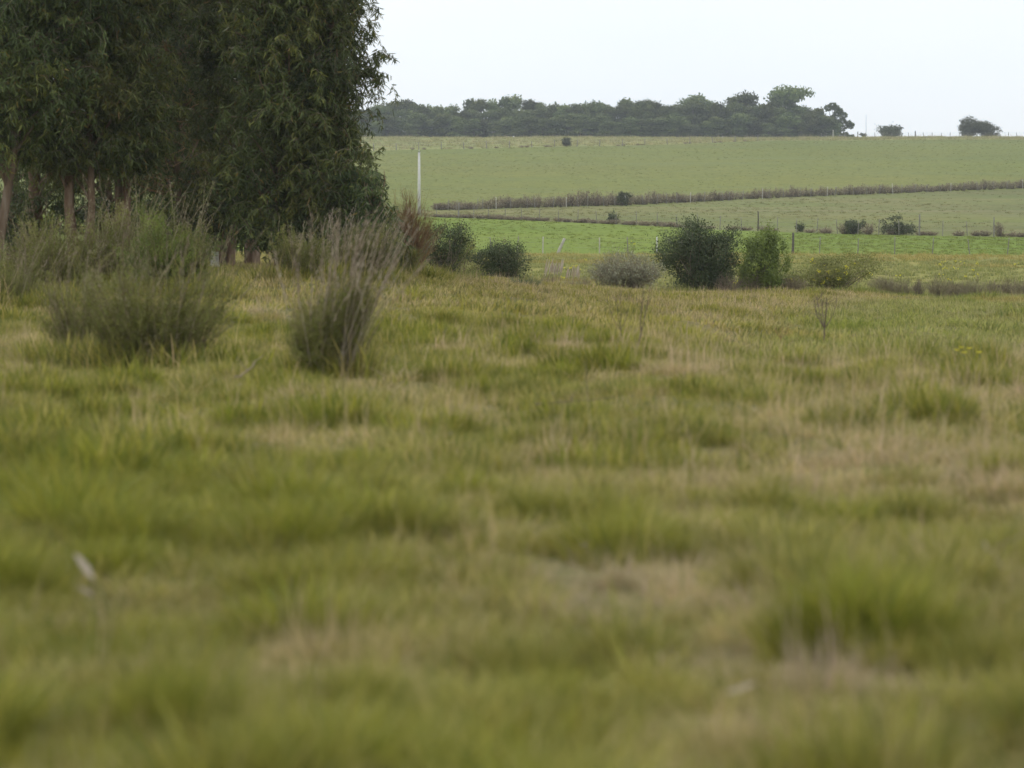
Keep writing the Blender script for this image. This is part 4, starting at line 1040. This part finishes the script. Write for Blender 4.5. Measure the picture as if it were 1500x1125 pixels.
for px, w, h, lab, m in ((1250, 1.9, 1.15, 'brownish pair-mate shrub beside the round dark shrub on the lower pasture fence', 'far_dark'), (1316, 3.0, 1.55, 'round dark shrub on the lower pasture fence by the tall grey post', 'far_dark')):
    p = on(B2, px, 2.0)
    leafy_shrub('shrub', px, p[1], w, h, m, lab, 2500, .16, .09, 8, 40, int(px))
put_scrub(on(B2, 1236, 1.5), 'fence_scrub', 'taller pale brown brush next to the brownish pair-mate shrub', (.8, .8, .75), None)
put_scrub(on(B2, 1272, 1.5), 'fence_scrub', 'thin brown brush between the two dark fence shrubs', (.8, .8, .7), None)
put_scrub(on(B2, 1462, 1.5), 'fence_scrub', 'tall lone brown weed clump beside a thick fence post', (.6, .6, .85), None)
leafy_shrub('shrub', 912, on(B3, 912, 0)[1] - 1.0, 1.7, 1.7, 'far_dark', 'dark leafy shrub standing out in the brown hedgerow', 1500, .2, .12, 6, 20, 301)
leafy_shrub('shrub', 897, on(B2, 897, 2)[1], 1.0, 1.2, 'far_dark', 'small dark sapling shrub by the fence above the bright field', 700, .16, .1, 5, 20, 302)
leafy_shrub('shrub', 1172, on(B2, 1172, 2)[1], 0.8, .75, 'far_dark', 'tiny dark shrub pair by the top fence behind the bright green shrub', 500, .14, .08, 4, 16, 303)
leafy_shrub('shrub', 830, on(B4, 830, 0)[1] + 1, 1.9, 2.0, 'far_dark', 'lone dark bush on the upper hill fence below the wood', 1800, .25, .15, 6, 20, 304)
for px in (605, 622, 690, 727, 765, 772, 800, 806, 905, 912, 934, 940, 1003, 1010, 1047, 1055, 1075, 1090):
    put_scrub(on(B4, px, rng.uniform(.2, 2)), 'fence_scrub', 'tiny dark weed clump on the upper hill fence line', (.9, .9, rng.uniform(.4, .6)), 'weeds on the upper hill fence')

# ------------------------------------------------------------------ far wood on the ridge
def far_tree_meshes(seed, h, w, bare, lobes, n, leafL=.62):
    r = np.random.default_rng(seed); tr, lf = MB(), MB()
    k = np.linspace(0, 1, 6); wob = np.cumsum(r.normal(0, .12, (6, 2)), 0); wob[0] = 0
    P = np.stack([wob[:, 0], wob[:, 1], k * h * .86], 1); tubes(tr, P[None], np.linspace(.24, .06, 6)[None], 6, .5)
    z = h * r.uniform(bare, .86, lobes); z[0] = h * .86
    mid = (bare + .9) / 2; a = r.uniform(0, 6.283, lobes)
    prof = np.sqrt(np.clip(1 - ((z / h - mid) / (.62 * (.92 - bare))) ** 2, .08, 1))
    q = r.uniform(.15, .78, lobes) * prof; q[0] = .05
    Lc = np.stack([q * np.cos(a) * w / 2, q * np.sin(a) * w / 2, z], 1)
    R = np.stack([r.uniform(.20, .34, lobes) * w, r.uniform(.20, .34, lobes) * w, r.uniform(.085, .14, lobes) * h], 1)
    s0 = np.array([[np.interp(max(.2 * h, zz - .18 * h), P[:, 2], P[:, j]) for j in range(3)] for zz in z])
    tubes(tr, curve3(s0, Lc, np.zeros((lobes, 3)), 4), np.tile([.10, .08, .06, .03], (lobes, 1)), 4, .5)
    li = r.integers(0, lobes, n); dv = unit(r.normal(size=(n, 3))); dv[:, 2] = np.where(dv[:, 2] < -.25, -dv[:, 2] * .4, dv[:, 2])
    C = Lc[li] + dv * R[li] * r.uniform(.6, 1.05, (n, 1)) + r.normal(0, .12, (n, 3))
    tone = np.clip(.35 + .35 * r.normal(size=lobes)[li] * .5 + r.normal(0, .15, n), 0, 1)
    kites(lf, C, r.normal(size=(n, 3)), leafL * r.uniform(.6, 1.3, n), leafL * .6 * r.uniform(.7, 1.3, n), tone, dv * 1.2)
    return tr.mesh('trunk', (0, 0, 0), True), lf.mesh('crown')
# unit heights: built 10 m tall, scaled per tree
fv = [far_tree_meshes(400 + i, 10, 6.0, .0, 26, 4000) for i in range(4)]          # full to the ground
uv = [far_tree_meshes(420 + i, 10, 4.2, .70, 7, 900) for i in range(4)]            # umbrella tops on bare stems
wv = [far_tree_meshes(440 + i, 10, 8.5, .22, 22, 3600) for i in range(3)]          # broad crowns
for grp in (fv, uv, wv):
    for a, c in grp: a.materials.append(M['farbark']); c.materials.append(M['far_leaf'])
def far_tree(px, top, y, var, label, group=None, wid=1.0, name='eucalyptus_tree'):
    p = at(px, y); h = (CAMZ + (HOR - top) / F * y - p[2]) / 9.6
    t = empty(name, p, label, 'tree', group, rng.uniform(0, 6.28), (h * wid, h * wid, h))
    link('trunk', var[0], None, t); link('crown', var[1], None, t); return t
LB = 'round-topped gum tree in the solid mass of the distant ridge wood'
LU = 'gum tree with an umbrella crown on bare stems poking above the ridge wood'
rf = np.random.default_rng(9)
ub = [(548, 158), (560, 155), (577, 149), (597, 149), (604, 152), (628, 157), (660, 156), (690, 148), (703, 146), (722, 149), (748, 142), (776, 149), (791, 151), (812, 154), (823, 156), (842, 155), (918, 145)]
for i, (px, top) in enumerate(ub):
    far_tree(px, top, 905 + rf.uniform(-10, 10), uv[i % 4], LU, 'umbrella crowns above the ridge wood', 1.0 if px != 748 else 1.2)
px = 500.0
while px < 1205:      # main wall of crowns
    top = np.interp(px, [500, 560, 640, 720, 800, 860, 930, 1000, 1060, 1120, 1190, 1210], [160, 160, 162, 163, 161, 156, 153, 152, 155, 154, 158, 172]) + rf.uniform(-6, 5)
    far_tree(px, top, 885 + rf.uniform(-8, 8), fv[rf.integers(4)], LB, 'solid mass of the distant ridge wood', rf.uniform(.85, 1.1))
    px += rf.uniform(10, 16)
px = 505.0
while px < 1225:      # lower front row and undergrowth
    top = rf.uniform(166, 184)
    far_tree(px, top, 866 + rf.uniform(-5, 6), fv[rf.integers(4)], 'low young gum tree along the front foot of the ridge wood', 'front row of the ridge wood', rf.uniform(1.3, 1.8))
    px += rf.uniform(12, 20)
for px, top, v, lab, w in ((1020, 139, 0, 'broad domed gum tree in the middle of the ridge wood', 1.0), (1092, 138, 1, 'broad flat-topped gum tree next to the tallest ridge tree', 1.0),
                           (1155, 129, 2, 'tallest broad-crowned gum tree near the open end of the ridge wood', .95), (945, 148, 0, 'smooth rounded gum tree beside the domed ridge tree', .8),
                           (875, 150, 1, 'smooth rounded gum tree next to the stretch of umbrella crowns', .8)):
    far_tree(px, top, 893, wv[v], lab, None, w)
# leaning end tree
p = at(1216, 880); h = (CAMZ + (HOR - 153) / F * 880 - p[2]) / 9.6
t = empty('eucalyptus_tree', p, 'leaning gum tree with open clumps at the very end of the ridge wood', 'tree', None, 0, h)
r = np.random.default_rng(31); tr, lf = MB(), MB()
cl = np.array([(.3, 0, 9.2), (1.2, .3, 8.6), (-.8, -.3, 8.5), (2.2, 0, 7.6), (3.2, .2, 6.6), (1.6, -.4, 7.0), (4.4, 0, 4.6), (5.0, .2, 4.0), (2.8, 0, 5.2), (1.5, 0, 4.8), (3.0, .3, 3.4), (.4, 0, 6.0), (0, .3, 3.5), (1.6, 0, 2.6), (3.6, 0, 1.6), (2.2, .2, 1.4), (.5, 0, 1.8), (5.2, 0, .9), (4.4, .2, .9)])
for (x0, y0, z0) in cl:
    P = curve3(np.array([[.6, 0, max(0, z0 * .45 - .2)]]), np.array([[x0, y0, z0]]), np.zeros((1, 3)), 4); tubes(tr, P, np.array([[.13, .1, .07, .03]]), 5, .5)
    n = 260; dv = unit(r.normal(size=(n, 3))); C = np.array([x0, y0, z0]) + dv * np.array([.85, .8, .6]) * r.uniform(.5, 1, (n, 1))
    C[:, 2] = np.maximum(C[:, 2], .1)
    kites(lf, C, dv + r.normal(size=(n, 3)) * .5, .5 * r.uniform(.6, 1.3, n), .3 * np.ones(n), np.clip(r.normal(.35, .2, n), 0, 1))
tubes(tr, np.array([[[0, 0, -.3], [.35, 0, 2], [.7, 0, 4.5], [.8, 0, 8]]]), np.array([[.28, .22, .16, .07]]), 7, .5)
link('trunk', tr.mesh('trunk'), M['farbark'], t); link('crown', lf.mesh('crown'), M['far_leaf'], t)
# lone trees on the bare ridge
leafy_shrub('ridge_tree', 1300, 852, 7.0, 3.6, 'far_dark', 'small pointed lone tree on the skyline between the mast and the double tree', 3600, .5, .3, 11, 30, 311, cat='tree')
leafy_shrub('ridge_tree', 1418, 852, 6.2, 5.6, 'far_dark', 'taller half of the double lone tree on the bare skyline', 4600, .5, .3, 12, 30, 312, cat='tree')
leafy_shrub('ridge_tree', 1442, 853, 7.6, 4.6, 'far_dark', 'lower spreading half of the double lone tree on the bare skyline', 4600, .5, .3, 12, 30, 313, cat='tree')
leafy_shrub('shrub', 1263, 852, 2.0, 1.4, 'far_dark', 'tiny round bush under the thin mast on the ridge', 400, .35, .2, 5, 12, 314)

# ------------------------------------------------------------------ haze
hz = bpy.data.meshes.new('haze')
X0, X1, Y0, Y1, Z0, Z1 = -1700, 1700, -70, 1700, -4, 75
hv_ = [(x, y, z) for z in (Z0, Z1) for y in (Y0, Y1) for x in (X0, X1)]
hz.from_pydata(hv_, [], [(0, 2, 3, 1), (4, 5, 7, 6), (0, 1, 5, 4), (2, 6, 7, 3), (0, 4, 6, 2), (1, 3, 7, 5)]); hz.update()
mh = bpy.data.materials.new('haze_air'); nt = nodes_of(mh)
pv = nt.nodes.new('ShaderNodeVolumePrincipled'); pv.inputs['Color'].default_value = (0.86, 0.92, 1.0, 1); pv.inputs['Density'].default_value = 0.00021
o_ = nt.nodes.new('ShaderNodeOutputMaterial'); nt.links.new(pv.outputs[0], o_.inputs['Volume'])
ho = link('haze', hz, mh); ho['kind'] = 'stuff'; tag(ho, 'thin pale haze in the air over the fields', 'haze')
